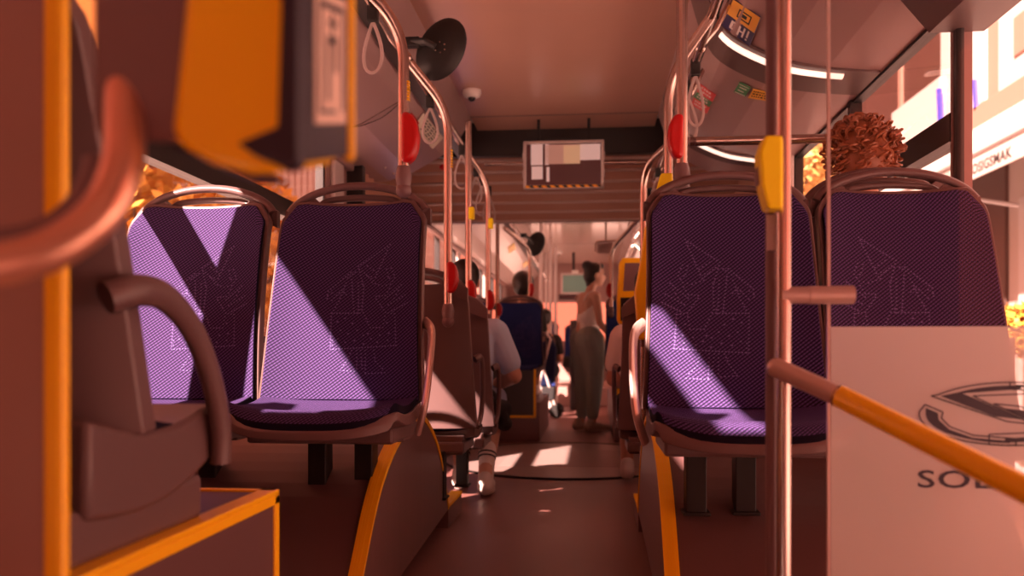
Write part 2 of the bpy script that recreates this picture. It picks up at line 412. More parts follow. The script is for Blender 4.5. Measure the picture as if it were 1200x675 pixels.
for X, wins, head, sgn in ((XL, WL, HEADL, -1), (XR, WR, HEADR, 1)):
    for k, (a, c) in enumerate(wins):
        nm = 'window_%d' % wi; wi += 1
        g = B(); g.box((X+sgn*.030, a, SILL), (X+sgn*.034, c, head)); gp = struct(g.build(nm, M['glass']))
        f = B()
        t = .03
        f.box((X+sgn*.01, a, SILL), (X+sgn*.055, c, SILL+t)); f.box((X+sgn*.01, a, head-.012), (X+sgn*.055, c, head))
        f.box((X+sgn*.01, a, SILL), (X+sgn*.055, a+t, head)); f.box((X+sgn*.01, c-t, SILL), (X+sgn*.055, c, head))
        f.build('window_frame', M['frame'], gp)
        if k >= 2 or X > 0:
            h = B(); h.box((X-sgn*.005, a, 1.42), (X+sgn*.06, c, 1.51)); h.build('hopper_bar', M['frame'], gp)
            h = B(); h.box((X, (a+c)/2-.02, 1.5), (X+sgn*.05, (a+c)/2+.02, head)); h.build('hopper_mullion', M['frame'], gp)
# pale pillars between the windows
pil = [(XL, y) for y in (1.68, 4.86, 9.36, 11.66, 14.2)]+[(XR, y) for y in (4.99, 9.36, 11.66, 14.2)]
for X, y in pil:
    s_ = 1 if X < 0 else -1; wd = .07 if y < 2 else .09
    b = B(); b.box((X, y-wd, SILL), (X+s_*.03, y+wd, 1.9)); struct(b.build('trim_5', M['pillar'], bevel=.008))
b = B(); b.box((XL+.005, .98, .49), (-1.12, 1.01, 1.52)); struct(b.build('sun_block_panel', M['wall'], bevel=.01))  # unseen panel added to keep window sun off the left wheel arch
# light rail under the left cove along the window head
b = B(); b.box((XL, -2, 1.86), (XL+.05, 5.1, 1.90)); b.box((XL, 7.1, 1.86), (XL+.05, YB, 1.90)); struct(b.build('trim_6', M['wall'], bevel=.01))

# front end behind the camera: windscreen bay, and the rear end
b = B(); b.box((XL, YF-.05, -.06), (XR, YF, .75)); b.box((XL, YF-.05, 2.05), (XR, YF, ZC+.14))
b.box((XL, YF-.05, .75), (-.2, YF, 2.05)); b.box((XR-.12, YF-.05, .75), (XR, YF, 2.05)); b.box((-.2, YF-.05, 1.7), (XR, YF, 2.05)); struct(b.build('wall_front', M['wall']))
b = B(); b.box((-.2, YF-.03, .75), (XR-.12, YF-.025, 1.7)); struct(b.build('window_20', M['glass']))
b = B(); b.box((XL, YB, -.06), (XR, YB+.05, .95)); b.box((XL, YB, 1.62), (XR, YB+.05, ZC+.14))
b.box((XL, YB, .95), (-1.1, YB+.05, 1.62)); b.box((.7, YB, .95), (XR, YB+.05, 1.62)); struct(b.build('wall_back', M['wall']))
b = B(); b.box((-1.1, YB+.02, .95), (.7, YB+.025, 1.62)); struct(b.build('window_21', M['glass']))
# front right side: low panel, posts and head above the door opening
b = B(); b.box((XR, YF, -.06), (XR+.05, .3, 1.9)); b.box((XR, YF, 1.80), (XR+.08, 2.79, ZC+.14))
struct(b.build('wall_right', M['wall']))
# door head: dark boxed mechanism cover with ledges
b = B(); b.prism([(.96, -.3, 1.87), (1.05, -.3, 1.76), (1.215, -.3, 1.76), (1.215, -.3, 1.9)], (0, 3.09, 0)); b.use(M['cove_d'])
struct(b.build('trim_7', M['black']))
b = B(); b.prism([(.80, -.3, 1.93), (.98, -.3, 1.86), (1.0, -.3, 1.90), (.84, -.3, 1.96)], (0, 2.9, 0)); struct(b.build('trim_8', M['cove_d']))

# articulation bellows: ribbed roof and side walls
b = B(); n = 14
def zig(k): return .035 if k % 2 else 0
ys = [5.92+(6.95-5.92)*k/n for k in range(n+1)]
prof = [(y, 2.17-(y-5.92)*.33-zig(k)) for k, y in enumerate(ys)]
bt = B()
for (y, z) in prof[1::2]: bt.tube([(XL, y, z-.004), (XR, y, z-.004)], .012, 8)
struct(bt.build('trim_13', M['steel_p'], smooth=True))
for (ya, za), (yb, zb) in zip(prof[:-1], prof[1:]):
    b.prism([(XL-.02, ya, za), (XL-.02, yb, zb), (XL-.02, yb, zb+.02), (XL-.02, ya, za+.02)], (XR-XL+.04, 0, 0))
n = 26
ys = [BEL0+(BEL1-BEL0)*k/n for k in range(n+1)]
for X, s_ in ((XL, 1), (XR, -1)):
    xs = [X+s_*(.02+zig(k)*1.4) for k in range(n+1)]
    for k in range(n):
        b.prism([(xs[k], ys[k], 0), (xs[k+1], ys[k+1], 0), (xs[k+1]-s_*.02, ys[k+1], 0), (xs[k]-s_*.02, ys[k], 0)], (0, 0, 2.2))
struct(b.build('wall_middle', M['bellow']))
# dark portal frames before and after the bellows
b = B(); b.box((XL, 5.9, 2.12), (XR, 5.96, 2.44)); b.box((XL, 6.93, 1.815), (XR, 7.0, 2.44))
b.box((XL, 5.10, 0), (XL+.10, 5.16, 2.1)); b.box((XR-.10, 5.10, 0), (XR, 5.16, 2.1))
b.box((XL, 6.93, 0), (XL+.10, 7.0, 1.9)); b.box((XR-.10, 6.93, 0), (XR, 7.0, 1.9))
b.box((XL-.05, 5.1, 2.40), (XR+.05, 7.0, 2.46))
struct(b.build('trim_9', M['frame']))

# ------------------------------------------------------------------ podiums and wheel arches
ARCH = [(2.10, 0.0), (2.24, .15), (2.42, .34), (2.60, .445), (2.79, .50), (2.95, .527), (3.06, .525), (3.2, .48), (3.35, .40), (3.46, .31), (3.56, .19), (3.625, .094)]
def wheel_arch(xa, xw, label):
    t = thing('wheel_arch_box', label, 'wheel arch', ((xa+xw)/2, 2.95, 0), absolute=True)
    sg = 1 if xw > xa else -1
    P = smoothpts([(0, y, z) for y, z in ARCH], 4)
    b = B(); b.prism([(xa+sg*.004, p.y, max(p.z-.004, 0)) for p in P], (xw-xa-sg*.01, 0, 0)); b.build('cladding', M['podium'], t)
    b = B(); b.prism([(xa, p.y, max(p.z-.012, 0)) for p in P], (sg*.006, 0, 0)); b.build('side_panel', M['podside'], t)
    b = B()
    for p, q in zip(P[:-1], P[1:]):
        b.prism([(xa-sg*.004, p.y, p.z+.006), (xa-sg*.004, q.y, q.z+.006), (xa-sg*.004, q.y, q.z-.012), (xa-sg*.004, p.y, p.z-.012)], (sg*.040, 0, 0))
    b.build('orange_edge_strip', M['orange'], t)
    # grooves pressed in the strip
    b = B()
    for xo in (.010, .018, .026):
        for p, q in zip(P[:-1], P[1:]):
            b.prism([(xa+sg*xo, p.y, p.z+.0075), (xa+sg*xo, q.y, q.z+.0075), (xa+sg*xo, q.y, q.z+.003), (xa+sg*xo, p.y, p.z+.003)], (sg*.003, 0, 0))
    b.build('groove_line', M['orange_p'], t)
    # step ledge behind the arch
    b = B(); b.box((xa, 3.627, 0), (xw-sg*.01, 4.0, .095)); b.build('rear_ledge', M['podside'], t)
    b = B(); b.box((xa-sg*.003, 3.62, .088), (xa+sg*.05, 4.003, .101)); b.build('ledge_strip', M['orange'], t)
    return t
wheel_arch(-.62, XL, 'curved grey wheel arch box with orange edge strip left of the aisle')
wheel_arch(.19, XR, 'curved grey wheel arch box with orange edge strip right of the aisle')

def podium(x0, x1, y0, y1, h, label, ends=('near', 'side'), aisle=1, m=None):
    t = thing('seat_podium', label, 'podium', ((x0+x1)/2, (y0+y1)/2, 0), absolute=True)
    b = B(); b.box((x0, y0, 0), (x1, y1, h)); b.build('body', m or M['podium'], t, bevel=.006)
    s = .034; e = .004; xs = x1 if aisle > 0 else x0; q = aisle
    b = B()
    b.box((xs-q*s, y0-e, h-.006), (xs+q*e, y1+e, h+e)); b.box((xs-q*.002, y0-e, h-.024), (xs+q*e, y1+e, h-.006))
    if 'near' in ends:
        b.box((x0, y0-e, h-.022), (x1, y0+.004, h+e)); b.box((xs-q*.022, y0-e, 0), (xs+q*e, y0+.004, h))
    if 'far' in ends:
        b.box((x0, y1-.016, h-.006), (x1, y1+e, h+e)); b.box((xs-q*.004, y1-.020, 0), (xs+q*e, y1+e, h))
    b.build('orange_edge_strip', M['orange'], t, bevel=.002); return t
podium(XL+.01, -.62, -.3, 1.63, .485, 'dark box podium with orange edges under the near left seat', ('far',))

# rear podiums
def rear_podium(x0, x1, y0, y1, h, label, aisle):
    t = thing('seat_podium', label, 'podium', ((x0+x1)/2, (y0+y1)/2, 0), absolute=True)
    b = B(); b.box((x0, y0, 0), (x1, y1, h)); b.build('body', M['podside'], t, bevel=.01)
    xs = x1 if aisle > 0 else x0; q = aisle
    b = B(); b.box((x0+.02, y0-.006, .22), (x1-.03, y0+.03, .60)); b.build('front_inset', M['shell_d'], t)
    b = B()
    xa, xb = sorted((xs-q*.03, xs-q*.05))
    b.box((xa, y0-.010, .20), (xb, y0, .61)); b.box((x0+.02, y0-.010, .20), (x1-.03, y0, .22))
    b.build('orange_edge_strip', M['orange'], t); return t
rear_podium(XL+.01, -.45, 7.2, 8.72, .33, 'grey podium with orange outline below the seat of the dark haired passenger', 1)
rear_podium(.17, XR-.01, 7.2, 10.2, .33, 'grey podium with orange corner right of the standing woman', -1)

# ------------------------------------------------------------------ seats
MOTIF = [
 [(440,300),(545,238),(497,335),(470,330)], [(440,300),(455,355)], [(452,315),(490,345)], [(470,300),(500,320)],
 [(415,318),(340,375),(337,397),(352,402),(385,372),(400,385)], [(400,350),(375,405),(352,440)], [(418,340),(425,435)], [(430,318),(405,335)],
 [(350,440),(445,440)], [(530,440),(560,445)], [(350,440),(345,545)], [(345,545),(565,535)], [(562,445),(563,535)],
 [(458,360),(452,430),(478,483),(520,483),(530,440),(500,400)], [(440,350),(440,440)],
 [(485,350),(520,362),(548,358),(562,340)], [(548,358),(545,340),(560,330),(550,310),(535,312),(540,335)], [(500,392),(530,390),(545,370)],
 [(530,400),(585,362)], [(540,418),(598,392)], [(552,436),(606,415)], [(560,400),(575,378)],
 [(415,548),(400,575),(376,605),(422,608)], [(432,548),(430,600)], [(460,548),(458,612)], [(458,615),(522,612)], [(488,548),(492,580),(515,600)], [(445,548),(448,600)],
 [(452,420),(438,440)], [(352,520),(352,545)], [(338,390),(352,380)]]
DOTS = [(370,465),(395,455),(420,470),(380,490),(405,500),(435,490),(370,515),(395,525),(425,520),(455,505),(480,515),(510,505),(540,500),(500,525),(535,520),(455,530),(535,470),(470,500)]
RAKE = .15
def back_pt(u, v, grow=0.0, off=0.0):
    """u,v in 0..1 -> point of the backrest front (seat faces -y)"""
    U = 2*u-1
    hw = (.212+.020*(1-v)**2)+grow
    z = .275+.585*v + .012*U*U*v
    y = RAKE*v - .018*sin(pi*v)*1.0 - .030*abs(U)**3
    if v > .85 and abs(U) > .8: z -= .045*((v-.85)/.15)*((abs(U)-.8)/.2)**2
    if v > .9 : hw -= .012*((v-.9)/.1)**2
    z += grow*(.9 if v > .5 else -.2)*((v-.5)*2 if v > .5 else 1)
    return Vector((U*hw, y+off, z))
def cush_pt(u, s, grow=0.0, off=0.0):
    U = 2*u-1
    hw = .226+grow - .020*max(0, (s-.75)/.25)**2
    y = .01-.345*s - grow*s
    z = .275 - .025*sin(pi*min(1, s*1.05)) + .022*abs(U)**3 - .040*max(0, (s-.80)/.20)**2 + off
    if s > .8: y += .05*((s-.8)/.2)*abs(U)**4
    return Vector((U*hw, y, z))
def make_seat(label, group, fab, motif=1, grip=0, brackets=True, rz=0.0, loc=(0, 0, 0), handle=True):
    t = thing('passenger_seat', label, 'seat', loc, rz, group)
    # moulded shell: back
    b = B()
    b.slab(lambda u, v: back_pt(u, v, .011, .014), 14, 16, lambda u, v: (0, .036+.035*(1-v)*(1-abs(2*u-1)**4), -.004))
    b.slab(lambda u, v: cush_pt(u, v, .005, -.022), 12, 14, lambda u, v: (0, .0, -.022-.02*(1-v)))
    # joint between back and pan
    b.box((-.19, -.04, .16), (.19, .07, .238))
    b.build('seat_shell', M['shell'], t, smooth=True, bevel=.006)
    if handle:
        h = B(); zt = .875; yt = RAKE+.030
        pts = smoothpts([(-.215, yt-.01, .845), (-.19, yt, .875), (-.135, yt+.004, .905), (-.05, yt+.006, .925), (.05, yt+.006, .925), (.135, yt+.004, .905), (.19, yt, .875), (.215, yt-.01, .845)], 5)
        h.tube(pts, .0165, 10, flat=(1, .75))
        pts2 = smoothpts([(-.13, yt+.022, .868), (-.10, yt+.030, .888), (0, yt+.034, .896), (.10, yt+.030, .888), (.13, yt+.022, .868)], 4)
        h.tube(pts2, .010, 8)
        for s_ in (-1, 1):   # shoulders filling below the loop ends
            h.prism([(s_*.228, yt-.012, .80), (s_*.228, yt-.010, .852), (s_*.150, yt+.0, .900), (s_*.118, yt+.0, .872), (s_*.125, yt, .84)], (0, .026, 0))
        h.build('top_handle', M['shell'], t, smooth=True)
    b = B(); b.use(fab)
    b.slab(lambda u, v: back_pt(u, v), 16, 24, lambda u, v: (0, .018, 0), lambda u, v: (u*.44, v*.60)); b.build('back_pad', fab, t, smooth=True, bevel=.004)
    b = B(); b.slab(lambda u, v: cush_pt(u, v), 16, 18, lambda u, v: (0, 0, -.024), lambda u, v: (u*.46, -v*.46)); b.build('seat_pad', fab, t, smooth=True, bevel=.004)
    if motif:
        b = B()
        def place(x, y, sz):
            L = 205-.145*(y-110); R = 650-.033*(y-110); u = (x-L)/(R-L); v = 1-(y-110)/580.0
            if motif < 0: u = 1-u
            c = back_pt(u, v); du = back_pt(u+.01, v)-c; dv = back_pt(u, v+.01)-c
            du.normalize(); dv.normalize(); nrm = Vector((0, -1, 0)); nrm = du.cross(dv); 
            if nrm.y > 0: nrm = -nrm
            c = c+nrm*.0012
            b.quad([c-du*sz-dv*sz*.6, c+du*sz*.6-dv*sz*.6, c+du*sz+dv*sz*.6, c-du*sz*.6+dv*sz*.6])
        for pl in MOTIF:
            for (xa, ya), (xb, yb) in zip(pl[:-1], pl[1:]):
                L_ = math.hypot(xb-xa, yb-ya); n = max(1, int(L_/9.5))
                for k in range(n+1): place(xa+(xb-xa)*k/n, ya+(yb-ya)*k/n, .0028)
        for x, y in DOTS: place(x, y, .0034)
        b.build('woven_emblem', M['motif'], t)
    if grip:
        s_ = grip
        b = B(); b.tube(smoothpts([(s_*.235, .05, .50), (s_*.262, .01, .47), (s_*.268, -.05, .38), (s_*.262, -.09, .27), (s_*.238, -.07, .19)], 5), .014, 10, flat=(.7, 1.3)); b.build('side_grip', M['steel_p'], t, smooth=True)
    if brackets:
        b = B(); b.box((-.20, -.20, .170), (.20, .10, .215)); b.build('mounting_rail', M['shell'], t, bevel=.008)
        for x, y in ((-.12, .08), (.015, .10)):
            b = B(); b.box((x, y-.02, -.02), (x+.055, y+.05, .18)); b.box((x-.01, y-.03, -.02), (x+.065, y+.06, -.01)); b.build('bracket', M['black'], t, bevel=.003)
    return t
def copy_tree(o, parent=None):
    c = o.copy(); C.objects.link(c)
    if parent is not None: c.parent = parent
    for ch in [q for q in bpy.data.objects if q.parent == o and q is not o]: copy_tree(ch, c)
    return c

ZS = .345                                   # seat foot height on the front wheel arches
SY = 2.40
s2 = make_seat('purple seat on the left with its near lower corner in sun, beside the aisle arch', 'front seats facing the camera', M['fab'], 1, grip=1, loc=(-.722, SY, ZS))
s1 = copy_tree(s2); s1.location = (-1.205, SY, ZS); s1['label'] = 'purple window seat at far left, sunlit with a dark diagonal shadow band'
r1 = make_seat('shaded purple seat right of the aisle behind the steel pole', 'front seats facing the camera', M['fab'], -1, grip=-1, loc=(.372, SY-.11, ZS-.01))
r2 = copy_tree(r1); r2.location = (.835, SY-.11, ZS-.01); r2['label'] = 'purple seat seen through the glass partition at right'
for o in [q for q in bpy.data.objects if q.parent in (s1, r2) and q.name.startswith('side_grip')]: bpy.data.objects.remove(o)

# near seat on the left podium, facing away from the camera, seen from its side
ns = make_seat('brown shelled seat with curved armrest at near left, seen from its side', None, M['fab'], 0, rz=pi, loc=(-.868, 1.16, .375), brackets=False)
del_l = [q for q in ns.children]
b = B(); b.tube(smoothpts([(-.235, .10, .455), (-.255, .06, .468), (-.258, -.01, .462), (-.258, -.09, .42), (-.256, -.16, .345), (-.252, -.205, .26), (-.248, -.215, .20)], 6), .020, 12, flat=(.8, 1.1)); b.build('armrest', M['shell'], ns, smooth=True)
b = B(); b.box((-.225, -.20, .11), (.20, .18, .185)); b.build('mounting_base', M['shell'], ns, bevel=.012)
b = B(); b.slab(lambda u, v: Vector(((u-.5)*.47, .14-.36*v, .30-.10*sin(pi*v)*.3-.12*v*.0)), 6, 8, lambda u, v: (0, 0, -.13+.04*v)); b.build('seat_pan', M['shell'], ns, smooth=True, bevel=.01)

def aseat(label, group, loc, fab=None, src=[None]):
    if src[0] is None:
        src[0] = make_seat(label, group, M['fab_b'], 0, rz=pi, loc=loc, brackets=True); 
        b = B(); b.tube(smoothpts([(-.235, .03, .56), (-.255, .0, .57), (-.258, -.04, .53), (-.256, -.07, .42), (-.250, -.06, .32), (-.24, -.02, .27)], 5), .014, 10, flat=(.8, 1.2)); b.build('side_grip', M['shell'], src[0], smooth=True)
        b = B(); b.tube(smoothpts([(.235, .03, .56), (.255, .0, .57), (.258, -.04, .53), (.256, -.07, .42), (.250, -.06, .32), (.24, -.02, .27)], 5), .014, 10, flat=(.8, 1.2)); b.build('side_grip', M['shell'], src[0], smooth=True)
        return src[0]
    c = copy_tree(src[0]); c.location = loc; c['label'] = label
    if group: c['group'] = group
    return c
g = 'seats facing the rear behind the front rows'
aseat('brown seat shell seen from behind, next beyond the left purple seat', g, (-.735, 3.62, .165))
aseat('brown seat shell facing away, carrying the man in the pale blue tee', g, (-.735, 4.27, .115))
aseat('brown window seat shell facing away beside the left wall', g, (-1.21, 4.27, .115))
aseat('brown seat shell facing away beyond the right wheel arch, beside the aisle', g, (.36, 4.15, .115))
aseat('brown window seat shell facing away beyond the right wheel arch', g, (.835, 4.15, .115))
aseat('brown seat shell backing onto the glazed-off right seat, carrying the curly haired reflection figure', g, (.845, 2.78, .36))

# rear unit seats (facing camera) and rows behind them
rs = make_seat('dark blue seat facing the camera in front of the dark haired passenger', 'rear unit seats', M['fab_b'], 1, loc=(-.70, 7.95, .36))
for lab, x, y, z in (('dark blue window seat far left beyond the bellows', -1.18, 7.95, .36),
                     ('dark blue aisle seat right of the standing woman', .34, 7.75, .36),
                     ('dark blue window seat far right beyond the bellows', .82, 7.75, .36),
                     ('blue seat edge behind the dark haired passenger on the left', -.70, 10.6, .05),
                     ('blue seat in the last but one row on the left', -.74, 12.6, .30),
                     ('dark seat back left of the standing woman near the rear', -.22, 13.4, .28),
                     ('blue seat in the last row at the right', .40, 12.6, .30)):
    c = copy_tree(rs); c.location = (x, y, z); c['label'] = lab
c = aseat('seat facing away that carries the dark haired passenger', 'rear unit seats', (-.72, 8.35, .36))

# ------------------------------------------------------------------ poles, rails and what hangs on them
RLX, RRX = -.72, .40; RZ = 1.90
def rail(X, y0, y1, label):
    t = thing('ceiling_grab_rail', label, 'grab rail', (X, (y0+y1)/2, RZ), absolute=True)
    b = B(); b.tube([(X, y0, RZ), (X, y1, RZ)], .016, 14); b.build('rail_tube', M['steel'], t, smooth=True)
    y = y0+.25
    while y < y1:
        b = B(); s_ = -1 if X < 0 else 1
        b.tube([(X, y, RZ), (X+s_*.06, y, RZ+.07), (X+s_*.16, y, 2.17)], .010, 8); b.ball((X, y, RZ), .022, 10, 8); b.build('hanger', M['steel'], t, smooth=True); y += .8
    return t
rail(RLX, .6, 5.75, 'long steel rail under the ceiling left of the aisle, front unit')
rail(RRX, .6, 5.75, 'long steel rail under the ceiling right of the aisle, front unit')
rail(RLX, 7.1, 13.8, 'steel rail under the ceiling left of the aisle beyond the bellows')
rail(RRX, 7.1, 13.8, 'steel rail under the ceiling right of the aisle beyond the bellows')
# second thin rail alongside, dark channel behind the rail
b = B(); b.box((-.93, -1.5, 2.10), (-.86, 5.85, 2.16)); b.box((-.93, 7.0, 2.10), (-.86, 14.9, 2.16)); b.box((.47, -1.5, 2.10), (.54, 5.85, 2.16)); b.box((.47, 7.0, 2.10), (.54, 14.9, 2.16))
struct(b.build('trim_10', M['frame']))

def pole(px, py_bot, py_top, Y, label, rail_x=None, z0=None, z1=None, r=.0165, btn=None, grp=None, foot=True, top=None, mt='steel', bside=1, marker=None):
    p0 = at(px, py_bot, Y); p1 = at(px, py_top, Y)
    if z0 is not None: p0.z = z0
    if z1 is not None: p1.z = z1
    t = thing('grab_pole', label, 'pole', tuple(p0), 0, grp, absolute=True)
    pts = [p0, Vector((p0.x, Y, p1.z))]
    if rail_x is not None:
        pts = arcpts([p0, (p0.x, Y, p1.z), (rail_x, Y-.10, RZ)] if top is None else [p0, (p0.x, Y, p1.z), top], 8, .11)
    b = B(); b.tube(pts, r, 16); b.build('tube', M[mt], t, smooth=True)
    if foot:
        b = B(); b.tube([p0-Vector((0, 0, .050)), p0-Vector((0, 0, .012)), p0, p0+Vector((0, 0, .020))], [r*1.1, r*1.5, r*1.4, r*1.1], 16)
        b.ball(p0-Vector((0, 0, .05)), r*1.45, 12, 8); b.build('foot_socket', M['gunmetal'], t, smooth=True)
    if btn:
        ya, yb = btn; za = at(px, ya, Y).z; zb = at(px, yb, Y).z; zm = (za+zb)/2; h = abs(za-zb)/2
        b = B(); n = 20
        # half-disc housing with rounded rim, clasping the pole
        prof = [(p0.x-bside*r*.2, zm+h)]+[(p0.x+bside*(r*.6+h*.50*sin(pi*k/n)), zm+h*cos(pi*k/n)) for k in range(n+1)]+[(p0.x-bside*r*.2, zm-h)]
        b.prism([(x, Y-.026, z) for x, z in prof], (0, .05, 0)); b.build('stop_button', M['red'], t, smooth=True, bevel=.012, seg=4)
    if marker:
        z0 = at(px, marker[0], Y).z; z1 = at(px, marker[1], Y).z
        b = B(); n = 7
        for k in range(n):
            zz = z0+(z1-z0)*k/n; b.box((p0.x+r*.75, Y-.012, zz), (p0.x+r*.75+.006, Y+.004, zz+(z1-z0)/n*.6))
        b.build('tactile_strip', M['orange_p'], t)
    return t
pg = 'vertical grab poles with red stop buttons'
pole(473, 203, 32, 2.46, 'steel pole with red stop button above the left purple seat', RLX, r=.0165, btn=(133, 192), grp=pg, marker=(96, 120), top=(-.725, 2.34, 1.87))
pole(525, 362, 128, 3.40, 'steel pole with red button in front of the seated man', RLX, r=.0175, btn=(307, 344), grp=pg, marker=(176, 198))
pole(549, 380, 172, 4.2, 'third steel pole from the left with red button by the tee shirt', None, z1=RZ, r=.0165, btn=(328, 357), grp=pg)
pole(572, 372, 214, 4.9, 'fourth slim steel pole on the left with red button', RLX, r=.0155, btn=(340, 364), grp=pg)
pole(583, 385, 262, 6.9, 'fifth pole on the left at the bellows with dark red button', None, r=.0165, btn=(355, 371), grp=pg, foot=False)
pole(799, 200, -30, 2.52, 'steel pole with red stop button above the right purple seat', None, r=.0165, btn=(135, 187), grp=pg, bside=-1)
pole(783, 235, 92, 3.05, 'steel pole bent over at the top right of the aisle with yellow clip', RRX, r=.0165, grp=pg, foot=False, marker=(90, 100))
pole(754, 440, 196, 3.75, 'slim bent steel pole standing left of the right purple seat', RRX, z0=.095, r=.0155, grp=pg, foot=False, top=(.34, 3.45, 1.62))
pole(621, 362, 292, 8.3, 'bent steel pole with red button beyond the bellows on the left', RLX, r=.018, btn=(332, 348), grp=pg, top=(-.80, 7.7, 1.88))
pole(716, 362, 292, 7.4, 'bent steel pole with red button right of the woman', RRX, r=.018, btn=(332, 349), grp=pg, bside=-1, top=(.38, 7.1, 1.86))
for px, Y, lab in ((634, 10.2, 'slim pale pole on the left of the rear aisle'), (645, 11.5, 'pale pole left of the rear display'), (651, 12.5, 'pale pole closest to the rear display'), (640, 13.3, 'farthest pole on the left')):
    pole(px, 455 if px < 640 else 430, 318, Y, lab, None, z0=(.26 if Y > 11.9 else 0.0), z1=ZC, r=.022, grp='poles at the rear of the bus', foot=False, mt='pillar')
# yellow pole clip
b = B(); p = at(781, 214, 3.0); b.prism([(p.x-.045, p.y-.02, p.z-.06), (p.x+.02, p.y-.02, p.z-.06), (p.x+.02, p.y-.02, p.z+.03), (p.x-.02, p.y-.02, p.z+.03)], (0, .04, 0))
tag(b.build('stop_button_box', M['yellow'], bevel=.006), 'small yellow box on the bent pole behind the right seat handle', 'button box')
for px, py, Y in ((552, 250, 4.19), (574.5, 262, 4.89)):
    b = B(); p = at(px, py, Y); b.box((p.x-.01, p.y-.02, p.z-.03), (p.x+.016, p.y+.02, p.z+.03))
    tag(b.build('stop_button_box', M['yellow'], bevel=.005), 'tiny orange box on the %s pole left of the aisle' % ('third' if px < 560 else 'fourth'), 'button box')

# near right pole with clamp, diagonal handrail, yellow box
YP = 1.5; pp = at(915.5, 412, YP)
t = thing('door_side_pole', 'thick steel pole close to the camera, right of the aisle, floor to ceiling', 'pole', (pp.x, YP, 0), absolute=True)
b = B(); b.tube([(pp.x+.004, YP, 0), (pp.x+.004, YP, ZC)], .0125, 16); b.build('tube', M['steel'], t, smooth=True)
b = B(); b.tube([(pp.x-.010, YP+.03, 0), (pp.x-.010, YP+.03, ZC)], .0105, 14); b.build('tube', M['gunmetal'], t, smooth=True)
b = B(); b.tube([(pp.x, YP, 0), (pp.x, YP, .015)], .045, 20); b.build('floor_flange', M['gunmetal'], t, smooth=True)
b = B(); p0 = at(908, 250, YP); p1 = at(908, 292, YP); b.box((p0.x-.010, YP-.001+.015, p1.z), (p0.x+.005, YP+.02, p0.z)); b.build('paper_label', M['pillar'], t)
b = B(); q0 = at(926, 346, YP); q1 = at(1000, 346, YP)
b.tube([(pp.x, YP, q0.z), (q0.x+.03, YP, q0.z)], .0145, 16); b.tube([(q0.x+.0305, YP, q0.z), (q1.x, YP, q0.z)], .0155, 16); b.build('glass_clamp', M['steel_p'], t, smooth=True)
t = thing('diagonal_handrail', 'sloping handrail, bare metal at the pole and orange beyond the joint', 'handrail', tuple(at(915, 432, 1.49)), absolute=True)
h0 = at(910, 431, 1.475); h1 = at(985, 465, 1.40); h2 = at(1200, 573, 1.12); h3 = h2+(h2-h1)*1.1
b = B(); b.tube([h0, h0.lerp(h1, .98)], .0165, 16); b.ball(h0, .0165, 14, 10); b.build('metal_end', M['steel_p'], t, smooth=True)
b = B(); b.tube([h0.lerp(h1, .95), h0.lerp(h1, .985)], .0185, 16); b.build('joint_ring', M['steel'], t, smooth=True)
b = B(); b.tube([h0.lerp(h1, .985), h2, h3], .0178, 18); b.build('orange_sleeve', M['orange_p'], t, smooth=True)
t = thing('pole_button_box', 'yellow stop box on the thick near pole', 'button box', tuple(at(906, 200, YP-.02)), absolute=True)
ya = YP-.035; P = [at(x, y, ya) for x, y in ((897, 158), (918, 158), (918, 244), (900, 244), (893, 218), (890, 178))]
b = B(); b.prism(P, (0, .05, 0)); b.build('housing', M['yellow'], t, bevel=.005)
P = [at(x, y, ya+.02) for x, y in ((888, 184), (893, 184), (893, 216), (889, 216))]
b = B(); b.prism(P, (0, .03, 0)); b.build('button_face', M['gunmetal'], t)

# cross bar from the right seat pole to the wall
a = at(808, 166, 3.25)
t = thing('horizontal_bar', 'horizontal steel bar running from the right pole to the window wall', 'grab bar', tuple(a), absolute=True)
b = B(); b.tube([a, (XR, 3.25, a.z)], .0175, 14); b.build('bar_tube', M['steel'], t, smooth=True)
b = B(); b.tube([a-Vector((.03, 0, 0)), a+Vector((.022, 0, 0))], .0175, 14); b.build('end_collar', M['gunmetal'], t, smooth=True)
t = thing('header_bar', 'thin steel bar across the aisle behind the hanging display', 'grab bar', (CX, 5.8, 2.02), absolute=True)
b = B(); b.tube([at(568, 192, 5.8), at(762, 190, 5.8)], .014, 12); b.build('bar_tube', M['steel'], t, smooth=True)

